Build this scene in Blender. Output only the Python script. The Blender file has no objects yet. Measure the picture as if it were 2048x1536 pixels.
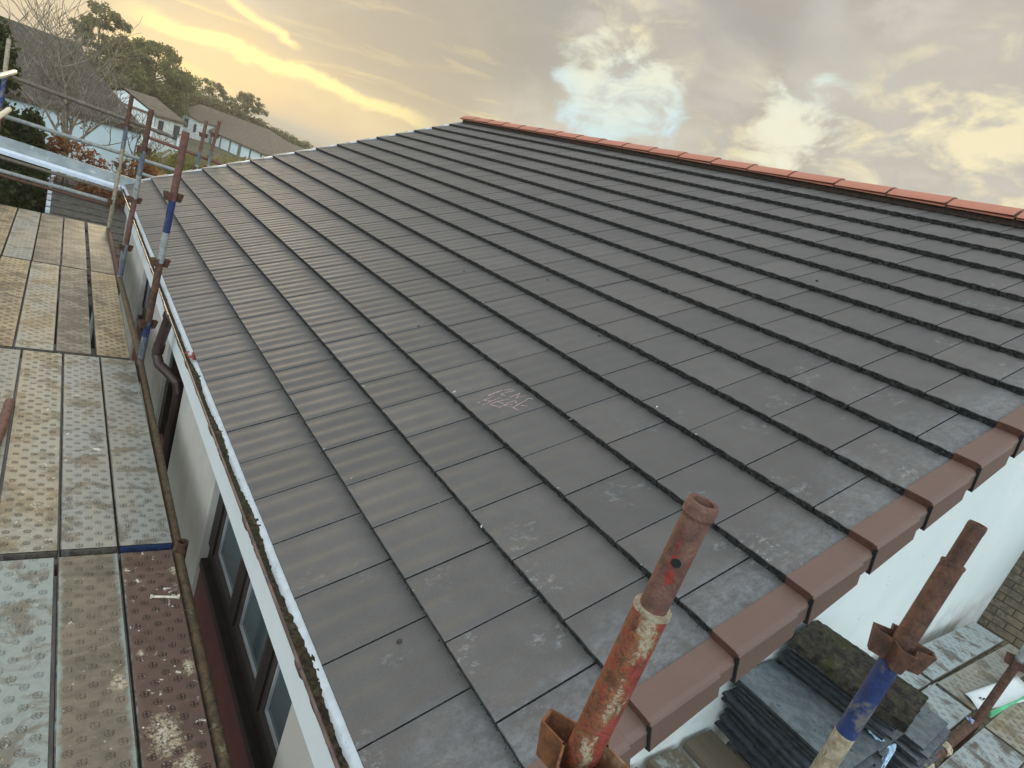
import bpy, bmesh, math, random
import numpy as np
from mathutils import Vector, Matrix
S = bpy.context.scene
COL = S.collection
rad = math.radians
# ------------------------------------------------------------------ camera
cam = bpy.data.cameras.new("camera"); camo = bpy.data.objects.new("camera", cam); COL.objects.link(camo)
th = np.array([1.87350583, -0.339502511, 0.720074897]); a_ = np.linalg.norm(th); k_ = th/a_
K_ = np.array([[0,-k_[2],k_[1]],[k_[2],0,-k_[0]],[-k_[1],k_[0],0]])
RC = np.eye(3)+math.sin(a_)*K_+(1-math.cos(a_))*K_@K_
camo.matrix_world = Matrix(((RC[0][0],-RC[1][0],-RC[2][0],-0.7414),(RC[0][1],-RC[1][1],-RC[2][1],-0.6685),(RC[0][2],-RC[1][2],-RC[2][2],1.3913),(0,0,0,1)))
cam.sensor_width = 36; cam.lens = 36*1212.45/2048; cam.clip_start = 0.05; cam.clip_end = 6000
S.camera = camo
S.render.resolution_x = 1024; S.render.resolution_y = 768
S.render.engine = 'CYCLES'
S.view_settings.view_transform = 'Standard'; S.view_settings.look = 'None'
S.view_settings.exposure = 0.0; S.view_settings.gamma = 1.0
def raydir(x, y):       # direction in the world that a point of the photograph looks along (for the sky only)
    d = RC.T @ np.array([x-1024, y-768, 1212.45]); return d/np.linalg.norm(d)

def atd(x, y, dep):
    return Vector(RC.T @ (np.array([x-1024, y-768, 1212.45])/1212.45*dep)) + Vector((-.7414, -.6685, 1.3913))
N0, N1 = atd(1150, 1536, .866), atd(1408, 1004, .745)
# ------------------------------------------------------------------ node helpers
class V:
    def __init__(s, n, o): s.n = n; s.o = o
    def _m(s, op, *a, clamp=False): return s.n.math(op, s, *a, clamp=clamp)
    def __add__(s, b): return s._m('ADD', b)
    __radd__ = __add__
    def __sub__(s, b): return s._m('SUBTRACT', b)
    def __rsub__(s, b): return s.n.math('SUBTRACT', b, s)
    def __mul__(s, b): return s._m('MULTIPLY', b)
    __rmul__ = __mul__
    def __truediv__(s, b): return s._m('DIVIDE', b)
    def __neg__(s): return s._m('MULTIPLY', -1.0)
class N:
    def __init__(s, nt): s.nt = nt
    def put(s, sock, v):
        if isinstance(v, V): s.nt.links.new(v.o, sock)
        elif v is not None:
            if hasattr(sock.default_value, '__len__') and not hasattr(v, '__len__'): v = (v,)*len(sock.default_value)
            if hasattr(v, '__len__') and len(v) == 3 and len(sock.default_value) == 4: v = (*v, 1)
            sock.default_value = v
    def node(s, t, **p):
        n = s.nt.nodes.new(t)
        for k, v in p.items(): setattr(n, k, v)
        return n
    def math(s, op, *a, clamp=False):
        n = s.node('ShaderNodeMath', operation=op, use_clamp=clamp)
        for i, v in enumerate(a): s.put(n.inputs[i], v)
        return V(s, n.outputs[0])
    def vmath(s, op, *a, out=0):
        n = s.node('ShaderNodeVectorMath', operation=op)
        for i, v in enumerate(a): s.put(n.inputs[i], v)
        return V(s, n.outputs[out])
    def obj(s): return V(s, s.node('ShaderNodeTexCoord').outputs['Object'])
    def gen(s): return V(s, s.node('ShaderNodeTexCoord').outputs['Generated'])
    def xyz(s, v):
        n = s.node('ShaderNodeSeparateXYZ'); s.put(n.inputs[0], v); return [V(s, o) for o in n.outputs]
    def comb(s, x, y, z):
        n = s.node('ShaderNodeCombineXYZ')
        for i, v in enumerate((x, y, z)): s.put(n.inputs[i], v)
        return V(s, n.outputs[0])
    def scale(s, v, sc): return s.vmath('MULTIPLY', v, sc)
    def noise(s, v, sc, det=4, rough=.55, dist=0.):
        n = s.node('ShaderNodeTexNoise'); s.put(n.inputs['Vector'], v); n.inputs['Scale'].default_value = sc
        n.inputs['Detail'].default_value = det; n.inputs['Roughness'].default_value = rough; n.inputs['Distortion'].default_value = dist
        return V(s, n.outputs[0])
    def vor(s, v, sc, feat='F1', rnd=1.):
        n = s.node('ShaderNodeTexVoronoi', feature=feat); s.put(n.inputs['Vector'], v); n.inputs['Scale'].default_value = sc
        n.inputs['Randomness'].default_value = rnd
        return V(s, n.outputs[0])
    def step(s, v, a, b, lo=0., hi=1.):
        n = s.node('ShaderNodeMapRange', interpolation_type='SMOOTHSTEP'); s.put(n.inputs[0], v)
        for i, q in ((1, a), (2, b), (3, lo), (4, hi)): s.put(n.inputs[i], q)
        return V(s, n.outputs[0])
    def mix(s, f, a, b, mode='MIX'):
        n = s.node('ShaderNodeMix', data_type='RGBA', blend_type=mode); s.put(n.inputs[0], f); s.put(n.inputs[6], a); s.put(n.inputs[7], b)
        return V(s, n.outputs[2])
    def island(s): return V(s, s.node('ShaderNodeNewGeometry').outputs['Random Per Island'])
    def orand(s): return V(s, s.node('ShaderNodeObjectInfo').outputs['Random'])
    def bump(s, h, st=.5, d=.01, nrm=None):
        n = s.node('ShaderNodeBump'); s.put(n.inputs['Height'], h); n.inputs['Strength'].default_value = st; n.inputs['Distance'].default_value = d
        if nrm is not None: s.put(n.inputs['Normal'], nrm)
        return V(s, n.outputs[0])
def material(name, fn):
    m = bpy.data.materials.new(name); m.use_nodes = True; nt = m.node_tree
    b = nt.nodes['Principled BSDF']; n = N(nt); r = fn(n) or {}
    for k, v in r.items(): n.put(b.inputs[k], v)
    return m
def simple(name, col, rough=.6, metal=0., var=.12, sc=8., bump=.15, bs=60., spec=.5, alt=None):
    def f(n):
        o = n.obj(); a = n.noise(o, sc, 5, .6); b = n.noise(o, bs, 3, .6)
        c = n.mix(n.step(a, .35, .65), tuple(x*(1-var) for x in col), alt or tuple(min(1, x*(1+var)) for x in col))
        return {'Base Color': c, 'Roughness': n.math('ADD', rough-.05, b*.1), 'Metallic': metal, 'Specular IOR Level': spec, 'Normal': n.bump(b, bump, .004)}
    return material(name, f)

# ------------------------------------------------------------------ sky and sun
SUN_AZ, SUN_EL = rad(7), rad(7)        # azimuth measured from +Y towards +X
W = bpy.data.worlds.new("World"); S.world = W; W.use_nodes = True
n = N(W.node_tree); bg = W.node_tree.nodes['Background']
dr = n.vmath('NORMALIZE', n.gen()); dx, dy, dz = n.xyz(dr)
sky = n.node('ShaderNodeTexSky', sky_type='NISHITA'); sky.sun_disc = False; sky.sun_elevation = SUN_EL; sky.sun_rotation = SUN_AZ
skc = n.mix(1., V(n, sky.outputs[0]), (.005, .005, .005), 'MULTIPLY')
zc = n.math('ADD', n.math('MAXIMUM', dz, 0.), .16)
pl = n.comb(dx/zc, dy/zc, 0.)
dsq = n.comb(dx*1.0 + dz*.25, dy, dz*1.75 - dx*.45)
big = n.noise(dsq, 2.6, 5, .50, .25)
med = n.noise(n.vmath('ADD', dsq, (3.1, 7.7, 1.)), 5.2, 6, .55, .35)
fine = n.noise(n.vmath('ADD', dsq, (9., 2., 5.)), 13., 6, .58, .4)
def around(x, y, r0, r1):
    return n.step(n.vmath('DOT_PRODUCT', dr, tuple(raydir(x, y)), out=1), math.cos(rad(r1)), math.cos(rad(r0)))
c = n.mix(n.step(big, .36, .62), (.43, .40, .345), (.66, .61, .50))
c = n.mix(n.step(med, .40, .68)*.6, c, (.73, .68, .565))
c = n.mix(n.step(dz, .12, .42)*n.step(med, .45, .6)*.35, c, (.47, .49, .50))
c = n.mix(around(1750, 120, 4, 20)*n.step(big, .35, .65)*.35, c, (.42, .41, .40))
c = n.mix(around(800, 90, 3, 13)*.75, c, (.47, .405, .305)); c = n.mix(around(1080, 40, 2, 8)*n.step(med, .35, .6)*.75, c, (.37, .345, .30)); c = n.mix(around(1470, 90, 1, 7)*n.step(med, .40, .6)*.7, c, (.36, .34, .31))
soft = big*.35 + med*.45 + fine*.2
c = n.mix(n.step(soft, .49, .60)*.55, c, (.42, .375, .31)); c = n.mix(n.step(soft, .38, .47, 1., 0.)*.5, c, (.74, .70, .60))
# blue gaps
gap = n.math('MAXIMUM', around(1245, 235, 0., 9), n.math('MAXIMUM', around(1600, 245, 0., 7.5)*.85, around(1180, 150, 0., 7)*.8))
c = n.mix(n.step(gap, .05, .5)*n.step(gap*.36 + fine*.75 + med*.35, .80, 1.0), c, (.64, .80, .82))
# warm light on the cloud rims in the gaps
warm = n.math('MAXIMUM', around(1900, 320, 2, 11), n.math('MAXIMUM', around(1260, 110, 1, 7)*.7, around(1540, 300, 1, 8)*.75))
c = n.mix(warm*n.step(fine*.6+med*.4, .46, .60)*.85, c, (.98, .87, .56))
# glow above the horizon where the sun goes down
hz = n.step(dz, .03, .20, 1., 0.)
c = n.mix(hz*around(420, 150, 3, 30)*.6, c, (.70, .57, .34)); c = n.mix(around(390, 140, 1, 8)*.5, c, (.86, .60, .24))
c = n.mix(around(60, 20, 4, 16)*.6, c, (.58, .54, .43))
# bright streaks: long arcs of lit cloud edge
def arc_mask(p, q, wid, soft, amp):
    a, b = raydir(*p), raydir(*q); nv = np.cross(a, b); nv /= np.linalg.norm(nv); mid = (a+b); mid /= np.linalg.norm(mid); half = math.degrees(math.acos(float(mid @ a)))
    d = n.vmath('DOT_PRODUCT', dr, tuple(nv), out=1) + (med-.5)*amp + (fine-.5)*amp*.9
    al = n.step(n.vmath('DOT_PRODUCT', dr, tuple(mid), out=1), math.cos(rad(half*1.12)), math.cos(rad(half*.7)))
    return n.step(n.math('ABSOLUTE', d), wid, wid+soft, 1., 0.)*al
az = n.math('ARCTAN2', dx, dy)
st = n.noise(n.comb(az*4., (dz - az*.06 + (med-.5)*.03)*40., 2.), 1., 6, .6, .5)
band = n.step(dz, .055, .09)*n.step(dz, .20, .34, 1., 0.)*n.step(az, -.12, .02)*n.step(az, .50, .72, 1., 0.)
c = n.mix(band*n.step(st, .30, .46, 1., 0.)*.6, c, (.52, .46, .35))
c = n.mix(band*n.step(st, .56, .68)*.45, c, (.98, .82, .38))
c = n.mix(arc_mask((180, 30), (850, 262), .004, .045, .05)*.45, c, (.86, .72, .38))
c = n.mix(arc_mask((250, 15), (860, 248), .0035, .010, .035), c, (1.10, .93, .42))
c = n.mix(arc_mask((400, -40), (600, 95), .001, .009, .035)*.9, c, (1.10, .93, .42))
c = n.mix(arc_mask((240, 60), (480, 190), .001, .011, .035)*.8, c, (1.02, .80, .34))
c = n.mix(around(840, 40, 2, 10)*n.step(big, .3, .6)*.6, c, (.46, .40, .31))
# clear cool sky overhead and behind the camera
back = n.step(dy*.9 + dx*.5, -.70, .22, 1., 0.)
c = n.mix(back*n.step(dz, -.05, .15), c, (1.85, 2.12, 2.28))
c = n.mix(n.step(dz, .62, .9)*.8, c, (1.0, 1.06, 1.12))
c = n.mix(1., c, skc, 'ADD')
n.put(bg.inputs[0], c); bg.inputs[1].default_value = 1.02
sl = bpy.data.lights.new("sun", 'SUN'); sl.energy = 1.6; sl.angle = rad(10); sl.color = (1., .80, .52)
so = bpy.data.objects.new("sun", sl); COL.objects.link(so)
sd = Vector((math.sin(SUN_AZ)*math.cos(SUN_EL), math.cos(SUN_AZ)*math.cos(SUN_EL), math.sin(SUN_EL)))
so.rotation_euler = sd.to_track_quat('Z', 'Y').to_euler()

# ------------------------------------------------------------------ mesh helpers
class MB:
    def __init__(s): s.v = []; s.f = []; s.m = []; s.sm = []
    def add(s, vs, fs, mi=0, smooth=False):
        o = len(s.v); s.v += [tuple(p) for p in vs]; s.f += [tuple(i+o for i in f) for f in fs]; s.m += [mi]*len(fs); s.sm += [smooth]*len(fs)
    def box(s, a, b, mi=0, M=None):
        (x0,y0,z0),(x1,y1,z1) = a, b
        vs = [(x0,y0,z0),(x1,y0,z0),(x1,y1,z0),(x0,y1,z0),(x0,y0,z1),(x1,y0,z1),(x1,y1,z1),(x0,y1,z1)]
        if M is not None: vs = [M @ Vector(p) for p in vs]
        s.add(vs, [(0,3,2,1),(4,5,6,7),(0,1,5,4),(1,2,6,5),(2,3,7,6),(3,0,4,7)], mi)
    def tube(s, pts, r, seg=16, mi=0, cap=True, inner=0., smooth=True):
        pts = [Vector(p) for p in pts]; rs = r if hasattr(r, '__len__') else [r]*len(pts)
        ms = mi if hasattr(mi, '__len__') else [mi]*(len(pts)-1)
        prev = None; rings = []
        for i, p in enumerate(pts):
            a = (pts[i]-pts[i-1]) if i else (pts[1]-pts[0]); b = (pts[i+1]-pts[i]) if i < len(pts)-1 else a
            d = (a.normalized()+b.normalized()).normalized() if a.length > 1e-9 and b.length > 1e-9 else (b if b.length > 1e-9 else a).normalized()
            if prev is None: u = d.orthogonal().normalized()
            else: u = (prev - d*prev.dot(d)); u = u.normalized() if u.length > 1e-6 else d.orthogonal().normalized()
            prev = u; w = d.cross(u)
            rings.append([p + (u*math.cos(t)+w*math.sin(t))*rs[i] for t in [2*math.pi*k/seg for k in range(seg)]])
        for i in range(len(rings)-1):
            s.add(rings[i]+rings[i+1], [(k,(k+1)%seg,seg+(k+1)%seg,seg+k) for k in range(seg)], ms[i], smooth)
        if cap:
            s.add(rings[0], [tuple(range(seg-1,-1,-1))], ms[0])
            if inner:
                e = pts[-1]; d = (pts[-1]-pts[-2]).normalized()
                in0 = [e+(q-e)*(inner/rs[-1]) for q in rings[-1]]; in1 = [q - d*.07 for q in in0]
                s.add(rings[-1]+in0, [(k,(k+1)%seg,seg+(k+1)%seg,seg+k) for k in range(seg)], ms[-1])
                s.add(in0+in1, [(k,(k+1)%seg,seg+(k+1)%seg,seg+k) for k in range(seg)], ms[-1], True)
                s.add(in1, [tuple(range(seg))], ms[-1])
            else: s.add(rings[-1], [tuple(range(seg))], ms[-1])
    def quads(s, V_, mi=0):
        o = len(s.v); s.v += [tuple(p) for p in V_]; k = len(V_)//4
        s.f += [(o+4*i, o+4*i+1, o+4*i+2, o+4*i+3) for i in range(k)]; s.m += [mi]*k; s.sm += [False]*k
    def build(s, name, mats, parent=None, M=None, bevel=0.):
        me = bpy.data.meshes.new(name); me.from_pydata(s.v, [], s.f)
        for m in (mats if isinstance(mats, (list, tuple)) else [mats]): me.materials.append(m)
        me.polygons.foreach_set('material_index', s.m); me.polygons.foreach_set('use_smooth', s.sm); me.update()
        o = bpy.data.objects.new(name, me); COL.objects.link(o)
        if M is not None: o.matrix_world = M
        if parent is not None: o.parent = parent
        if bevel:
            b = o.modifiers.new('bevel', 'BEVEL'); b.width = bevel; b.segments = 2; b.limit_method = 'ANGLE'
        return o
def tag(o, label=None, cat=None, group=None, kind=None):
    if label: o['label'] = label
    if cat: o['category'] = cat
    if group: o['group'] = group
    if kind: o['kind'] = kind
    return o
def empty(name, loc, label, cat, group=None):
    o = bpy.data.objects.new(name, None); COL.objects.link(o); o.location = loc; o.empty_display_size = .1
    return tag(o, label, cat, group)
def child(root, mb, name, mats, bevel=0.):      # mesh given in world coordinates, parented to an Empty that is only translated
    o = mb.build(name, mats, None, None, bevel); o.parent = root; o.matrix_parent_inverse = Matrix.Translation(-root_loc(root)); return o
def root_loc(r):
    p = Vector(r.location)
    return p
def sub(par, mb, name, mats, bevel=0.):         # sub-part of a part that was made with child()
    o = mb.build(name, mats, None, None, bevel); o.parent = par; return o

# ------------------------------------------------------------------ materials
def f_tile(n):
    o = n.obj(); x, y, z = n.xyz(o); r = n.island()
    g = n.noise(o, 330, 3, .75); g2 = n.noise(o, 95, 4, .7); m = n.noise(o, 7, 4, .6); big = n.noise(n.comb(x*.6, y*.6, 0.), 1.4, 4, .6)
    c = n.mix(r, (.088, .085, .083), (.118, .112, .107))
    c = n.mix(n.step(m, .35, .7)*.4, c, (.074, .073, .075)); c = n.mix(n.step(big, .45, .65)*.35, c, (.118, .108, .098))
    c = n.mix(n.step(g, .52, .72)*.38, c, (.19, .18, .165)); c = n.mix(n.step(g, .30, .46, 1., 0.)*.5, c, (.038, .038, .040))
    # thin lime film and scuffs from cutting, mostly on the tiles next to the near verge
    sb = n.noise(n.comb(x*2.2, y*2.2, 9.), 2.3, 3, .5); s2 = n.noise(n.comb(x*24., y*34., 0.), 1., 8, .82, .15); s3 = n.noise(n.comb(x*9. + y*5., y*34., 4.), 1., 6, .7, .3)
    near = n.step(y, .15, 1.4, 1., 0.)
    c = n.mix(n.step(y + (sb-.5)*.6, 0., .30, 1., 0.)*n.step(s2, .34, .70)*.42, c, (.33, .355, .385))
    c = n.mix(n.step(sb, .58, .68)*n.step(s2, .50, .64)*near*.45, c, (.42, .44, .46))
    c = n.mix(n.step(sb, .52, .66)*n.step(s3, .66, .74)*near*.42, c, (.44, .45, .46))
    c = n.mix(n.step(n.noise(o, 3.1, 3, .5), .62, .7)*n.step(s3, .68, .76)*.45, c, (.42, .41, .39))
    h = g*.55 + g2*.5
    return {'Base Color': c, 'Roughness': n.math('ADD', .60, m*.12), 'Specular IOR Level': .5, 'Normal': n.bump(h, .5, .0017)}
M_tile = material('concrete_tile', f_tile)
def f_nose(n):
    o = n.obj(); a = n.noise(o, 48, 6, .8, .5); b = n.vor(o, 70)
    c = n.mix(n.step(a, .44, .60), (.008, .009, .010), (.060, .064, .060)); c = n.mix(n.step(a, .60, .68)*.6, c, (.17, .18, .17))
    return {'Base Color': c, 'Roughness': .95, 'Normal': n.bump(a + b, .9, .01)}
M_nose = material('rough_tile_nose', f_nose)
M_gap = simple('dark_gap', (.010, .010, .012), .9)
M_debris = simple('dark_grit', (.035, .036, .034), .95, var=.5)
M_crumb = simple('mortar_crumb', (.62, .61, .57), .9)
M_chalk = simple('chalk', (.64, .37, .40), .95, var=.15, sc=60, alt=(.60, .46, .47))
def f_verge(n):
    o = n.obj(); a = n.noise(o, 6, 5, .6); b = n.noise(o, 60, 5, .75, .3); d = n.noise(n.scale(o, (30., 160., 160.)), 1., 4, .7)
    c = n.mix(a, (.125, .076, .060), (.160, .100, .080)); c = n.mix(n.step(b, .60, .74)*.35, c, (.30, .24, .21)); c = n.mix(n.step(d, .68, .76)*.35, c, (.33, .26, .23)); c = n.mix(n.step(b, .28, .42, 1., 0.)*.35, c, (.085, .055, .045))
    return {'Base Color': c, 'Roughness': n.math('ADD', .40, b*.3), 'Normal': n.bump(b + a*2., .25, .002)}
M_verge = material('brown_plastic', f_verge)
M_vcap = simple('brown_plastic_cap', (.105, .048, .034), .5, var=.2, sc=40)
M_white = simple('white_paint', (.74, .79, .80), .45, var=.03, sc=3, bs=40, bump=.05)
def f_ridge(n):
    o = n.obj(); a = n.noise(o, 14, 5, .6); b = n.noise(o, 150, 3, .6); r = n.island()
    c = n.mix(a, (.45, .16, .10), (.60, .255, .165)); c = n.mix(n.step(b, .6, .8)*.4, c, (.58, .33, .24)); c = n.mix(r*.6, c, (.37, .15, .11)); c = n.mix(n.step(a, .55, .68)*.35, c, (.30, .17, .12))
    return {'Base Color': c, 'Roughness': .7, 'Normal': n.bump(b, .3, .003)}
M_ridge = material('terracotta', f_ridge)
M_mortar = simple('dark_mortar', (.050, .036, .030), 1., spec=.1, var=.3, sc=60)
def f_render(n):
    o = n.obj(); x, y, z = n.xyz(o); a = n.noise(o, 2.2, 5, .6); b = n.noise(o, 240, 3, .7); s = n.noise(n.scale(o, (9., 9., .8)), 1., 5, .6)
    c = n.mix(n.step(a, .3, .7), (.70, .78, .77), (.76, .82, .80)); c = n.mix(n.step(s, .60, .8)*.25, c, (.55, .58, .55))
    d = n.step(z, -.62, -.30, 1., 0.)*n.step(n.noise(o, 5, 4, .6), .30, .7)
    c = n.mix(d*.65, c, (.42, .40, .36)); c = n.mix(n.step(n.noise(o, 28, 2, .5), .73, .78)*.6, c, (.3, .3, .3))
    return {'Base Color': c, 'Roughness': .85, 'Normal': n.bump(b*.4 + a*2., .25, .006)}
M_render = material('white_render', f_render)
M_cream = simple('cream_render', (.47, .45, .41), .85, var=.10, sc=2.2, bs=220, bump=.25)
M_maroon = simple('maroon_paint', (.115, .032, .027), .55, var=.12, sc=6)
M_dark = simple('dark_brown_wood', (.017, .011, .010), .5, var=.3, sc=12)
M_dkframe = simple('window_frame_brown', (.042, .033, .032), .45, var=.15, sc=18)
M_seal = simple('grey_glazing_bead', (.33, .34, .35), .5)
def f_glass(n): return {'Base Color': (.05, .078, .088), 'Roughness': .08, 'Specular IOR Level': .8}
M_glass = material('window_glass', f_glass)
M_gut = simple('gutter_brown', (.10, .062, .048), .38, var=.2, sc=14, alt=(.16, .105, .085))
def f_gin(n):
    o = n.obj(); a = n.noise(o, 45, 6, .75, .5); b = n.noise(o, 14, 4, .6)
    c = n.mix(n.step(a, .42, .62), (.035, .026, .016), (.13, .10, .055)); c = n.mix(n.step(b, .5, .62)*.7, c, (.05, .055, .02)); c = n.mix(n.step(a, .63, .70)*.8, c, (.42, .40, .36))
    return {'Base Color': c, 'Roughness': .95, 'Normal': n.bump(a, 1., .02)}
M_silt = material('gutter_silt', f_gin)
M_tray = simple('pale_felt_tray', (.66, .72, .76), .5, var=.08, sc=22)
M_leafbit = simple('rust_leaf', (.24, .045, .02), .6, var=.3, sc=60)
def rust(name, base, dark, flake=None, fl=(.55,.62), fs=16., metal=.2, splash=.0):
    def f(n):
        o = n.obj(); a = n.noise(o, 30, 6, .7, .4); b = n.noise(o, 120, 4, .7); g = n.noise(n.scale(o, (1., 1., .45)), fs, 6, .7, .8)
        c = n.mix(n.step(a, .35, .65), dark, base); c = n.mix(n.step(b, .55, .75)*.5, c, tuple(min(1, q*1.7) for q in base))
        if flake: c = n.mix(n.step(g, fl[0], fl[1]), c, n.mix(b, flake, tuple(q*.7 for q in flake)))
        if splash: c = n.mix(n.step(n.noise(o, 23, 5, .7, .3), .60, .66)*splash, c, (.50, .47, .40))
        return {'Base Color': c, 'Roughness': .72, 'Metallic': metal, 'Normal': n.bump(b + a*2. + g, .55, .0035)}
    return material(name, f)
M_rust = rust('rusty_steel', (.145, .070, .045), (.065, .034, .025))
M_rustp = rust('rusty_steel_pinkish', (.19, .098, .075), (.105, .052, .040), (.30, .035, .028), (.57, .64), 26.)
M_redfl = rust('flaking_red_paint', (.25, .105, .045), (.13, .050, .025), (.33, .22, .12), (.56, .68), 20., splash=.15)
def f_redpole(n):
    o = n.obj(); x, y, z = n.xyz(o)
    a = n.noise(o, 60, 6, .78, .5); b = n.noise(o, 150, 4, .75); g = n.noise(n.scale(o, (1., 1., .6)), 30, 6, .72, .5); rg = n.noise(n.scale(o, (16., 16., 95.)), 1., 4, .6, .5)
    tz = (z - N0.z)*(1/(N1.z-N0.z)); px_ = x - (tz*(N1.x-N0.x) + N0.x); py_ = y - (tz*(N1.y-N0.y) + N0.y); sd_ = px_*.80 - py_*.60
    c = n.mix(n.step(a, .36, .64), (.11, .040, .022), (.30, .125, .050))
    cr = n.step(n.math('ABSOLUTE', sd_ + .002) + (g-.5)*.085 + (a-.5)*.045, .001, .008, 1., 0.)
    c = n.mix(cr, c, n.mix(n.step(b, .35, .65), (.26, .19, .11), (.47, .40, .29)))
    red = n.math('MAXIMUM', n.step(sd_ + (g-.5)*.085 + (a-.5)*.05, .005, .010), n.step(rg, .58, .62)*n.step(a, .42, .50))
    red = n.math('MAXIMUM', red, n.step(-sd_ + (g-.5)*.06, .013, .017)*n.step(a, .50, .56))
    c = n.mix(red*.95, c, n.mix(n.step(a, .35, .6), (.17, .024, .018), (.29, .050, .034)))
    c = n.mix(n.step(b, .60, .70)*.75, c, (.055, .028, .020))
    return {'Base Color': c, 'Roughness': .6, 'Metallic': .05, 'Normal': n.bump(b + a*2. + g*2. + rg, .6, .003)}
M_redpole = material('weathered_red_paint', f_redpole)
M_blue = rust('blue_paint', (.012, .032, .135), (.009, .020, .08), (.15, .14, .13), (.52, .62), 14., metal=.0)
M_bluegrey = rust('worn_blue_paint', (.12, .16, .20), (.08, .10, .13), (.26, .26, .24), (.5, .62), 20.)
M_galv = rust('galvanised_tube', (.36, .38, .37), (.25, .26, .25), (.17, .13, .09), (.58, .66), 26., .35)
M_splat = rust('cement_splashed_tube', (.40, .35, .25), (.22, .18, .12), (.10, .075, .05), (.56, .64), 38., .0)
M_pale = simple('pale_tube', (.80, .72, .52), .35, var=.1, sc=30)
M_pipe = rust('mossy_rusty_tube', (.140, .090, .045), (.050, .040, .026), (.30, .27, .17), (.60, .68), 20., .05)
M_rail = rust('dull_brown_tube', (.165, .135, .105), (.10, .082, .065), (.24, .26, .28), (.56, .66), 4., .1)
# pressed scaffold boards: raised crosses in a ring, laid out in staggered rows
def board_mat(name, base, dirt, amt, spl, sun_gold=0., disc=.3, mud=0., rel=1., blobs=()):
    def f(n):
        o = n.obj(); x, y, z = n.xyz(o); ori = n.orand(); o2 = n.vmath('ADD', o, n.comb(ori*13., ori*7., 0.))
        xw, yw = x, y
        PX, PY = .074, .043
        row = n.math('FLOOR', yw/PY); off = n.math('MODULO', n.math('ABSOLUTE', row), 2.)*.5
        col = n.math('FLOOR', xw/PX + off + 50.)
        px = (n.math('FRACT', xw/PX + off + 50.) - .5)*PX; py = (n.math('FRACT', yw/PY + 50.) - .5)*PY
        rnd = n.noise(n.comb(col*7.3, row*5.1, ori*9.), 1.7, 1, .5)
        r = n.math('SQRT', px*px + py*py)
        keep = n.step(n.math('ABSOLUTE', x), .086, .094, 1., 0.)
        a = n.noise(o2, 6, 6, .68, .5); b = n.noise(o2, 34, 5, .72, .4); d = n.noise(n.scale(o2, (4., 1.6, 1.)), 1., 6, .65, .6); w = n.noise(n.scale(o2, (7., 11., 1.)), 1., 6, .7, .9); s_ = n.noise(o2, 15, 6, .8, .6)
        dk = n.step(r, .0125, .0165, 1., 0.)*keep
        lobe = n.step(n.math('ABSOLUTE', r - .0085), .0015, .0048, 1., 0.)*n.step(n.math('MINIMUM', n.math('ABSOLUTE', px), n.math('ABSOLUTE', py)), .0009, .0026)*keep*n.step(rnd, .28, .40)
        c = n.mix(n.step(b, .35, .7)*.4, base, tuple(q*.70 for q in base))
        c = n.mix(n.step(a, .66-amt*.35, .76-amt*.3), c, n.mix(b, dirt, tuple(q*.6 for q in dirt)))
        if mud:
            edge = n.step(n.math('ABSOLUTE', x) + (b-.5)*.05 + (a-.5)*.05, .085, .108, 1., 0.)
            c = n.mix(edge*mud, c, n.mix(n.step(w, .35, .7), tuple(q*1.15 for q in dirt), tuple(q*.62 for q in dirt)))
        if sun_gold: c = n.mix(n.step(d, .40, .60)*sun_gold, c, n.mix(b, (.46, .35, .19), (.33, .24, .13)))  # golden glow of the low sun painted into the board colour
        c = n.mix(n.step(w, .60, .72)*.35, c, tuple(q*.45 for q in dirt))
        c = n.mix(dk*disc*n.step(rnd, .2, .5, .55, 1.), c, tuple(q*.28 for q in dirt)); c = n.mix(lobe*disc*.9, c, tuple(min(1., q*1.35) for q in (dirt if mud or disc > .5 else base)))
        cl = n.step(n.noise(n.vmath('ADD', o2, (2., 4., 0.)), 2.6, 3, .5), .48, .60)
        c = n.mix(n.step(s_ + cl*.06*spl, .66-spl*.05, .69-spl*.05)*n.step(a, .40, .52), c, n.mix(b, (.62, .55, .42), (.74, .73, .66)))
        c = n.mix(n.step(n.vor(o2, 21), .05, .09, 1., 0.)*spl, c, (.70, .69, .62))
        for bx_, by_, br_ in blobs:
            dd_ = n.math('SQRT', (x-bx_)*(x-bx_) + (y-by_)*(y-by_)*.35)
            c = n.mix(n.step(dd_ + (s_-.5)*br_*1.3 + (b-.5)*br_*2.2, br_*.25, br_*.80, 1., 0.)*n.step(n.noise(o2, 75, 4, .8), .42, .54)*.9, c, n.mix(n.step(b, .4, .6), (.50, .42, .27), (.66, .61, .47)))
        c = n.mix(n.step(n.math('ABSOLUTE', x), .106, .111)*.6, c, tuple(q*.95 for q in base))
        h = lobe*.35*rel - dk*.2*rel + b*.35 + a*.7 + s_*.35
        return {'Base Color': c, 'Roughness': n.math('ADD', .40, b*.25), 'Metallic': .1, 'Specular IOR Level': .45, 'Normal': n.bump(h, 1., .0048)}
    return material(name, f)
B_grey = board_mat('board_grey_green', (.300, .332, .308), (.22, .20, .155), .55, .35, disc=.18, rel=2.0)
B_mud = board_mat('board_mud_brown', (.30, .35, .32), (.185, .150, .105), .2, .45, disc=.12, mud=.95, rel=1.7, blobs=((.075, 1.60, .035), (.02, 1.20, .02), (-.03, .72, .02), (.05, .55, .025)))
B_rust = board_mat('board_rust_brown', (.155, .098, .074), (.118, .070, .050), .3, 1., disc=.85, mud=.6, blobs=((-.03, 1.34, .075), (.02, 1.20, .05), (.08, 1.62, .035), (.09, 2.2, .03), (.06, .95, .05), (-.06, .82, .035), (-.07, 1.72, .02)))
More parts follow.
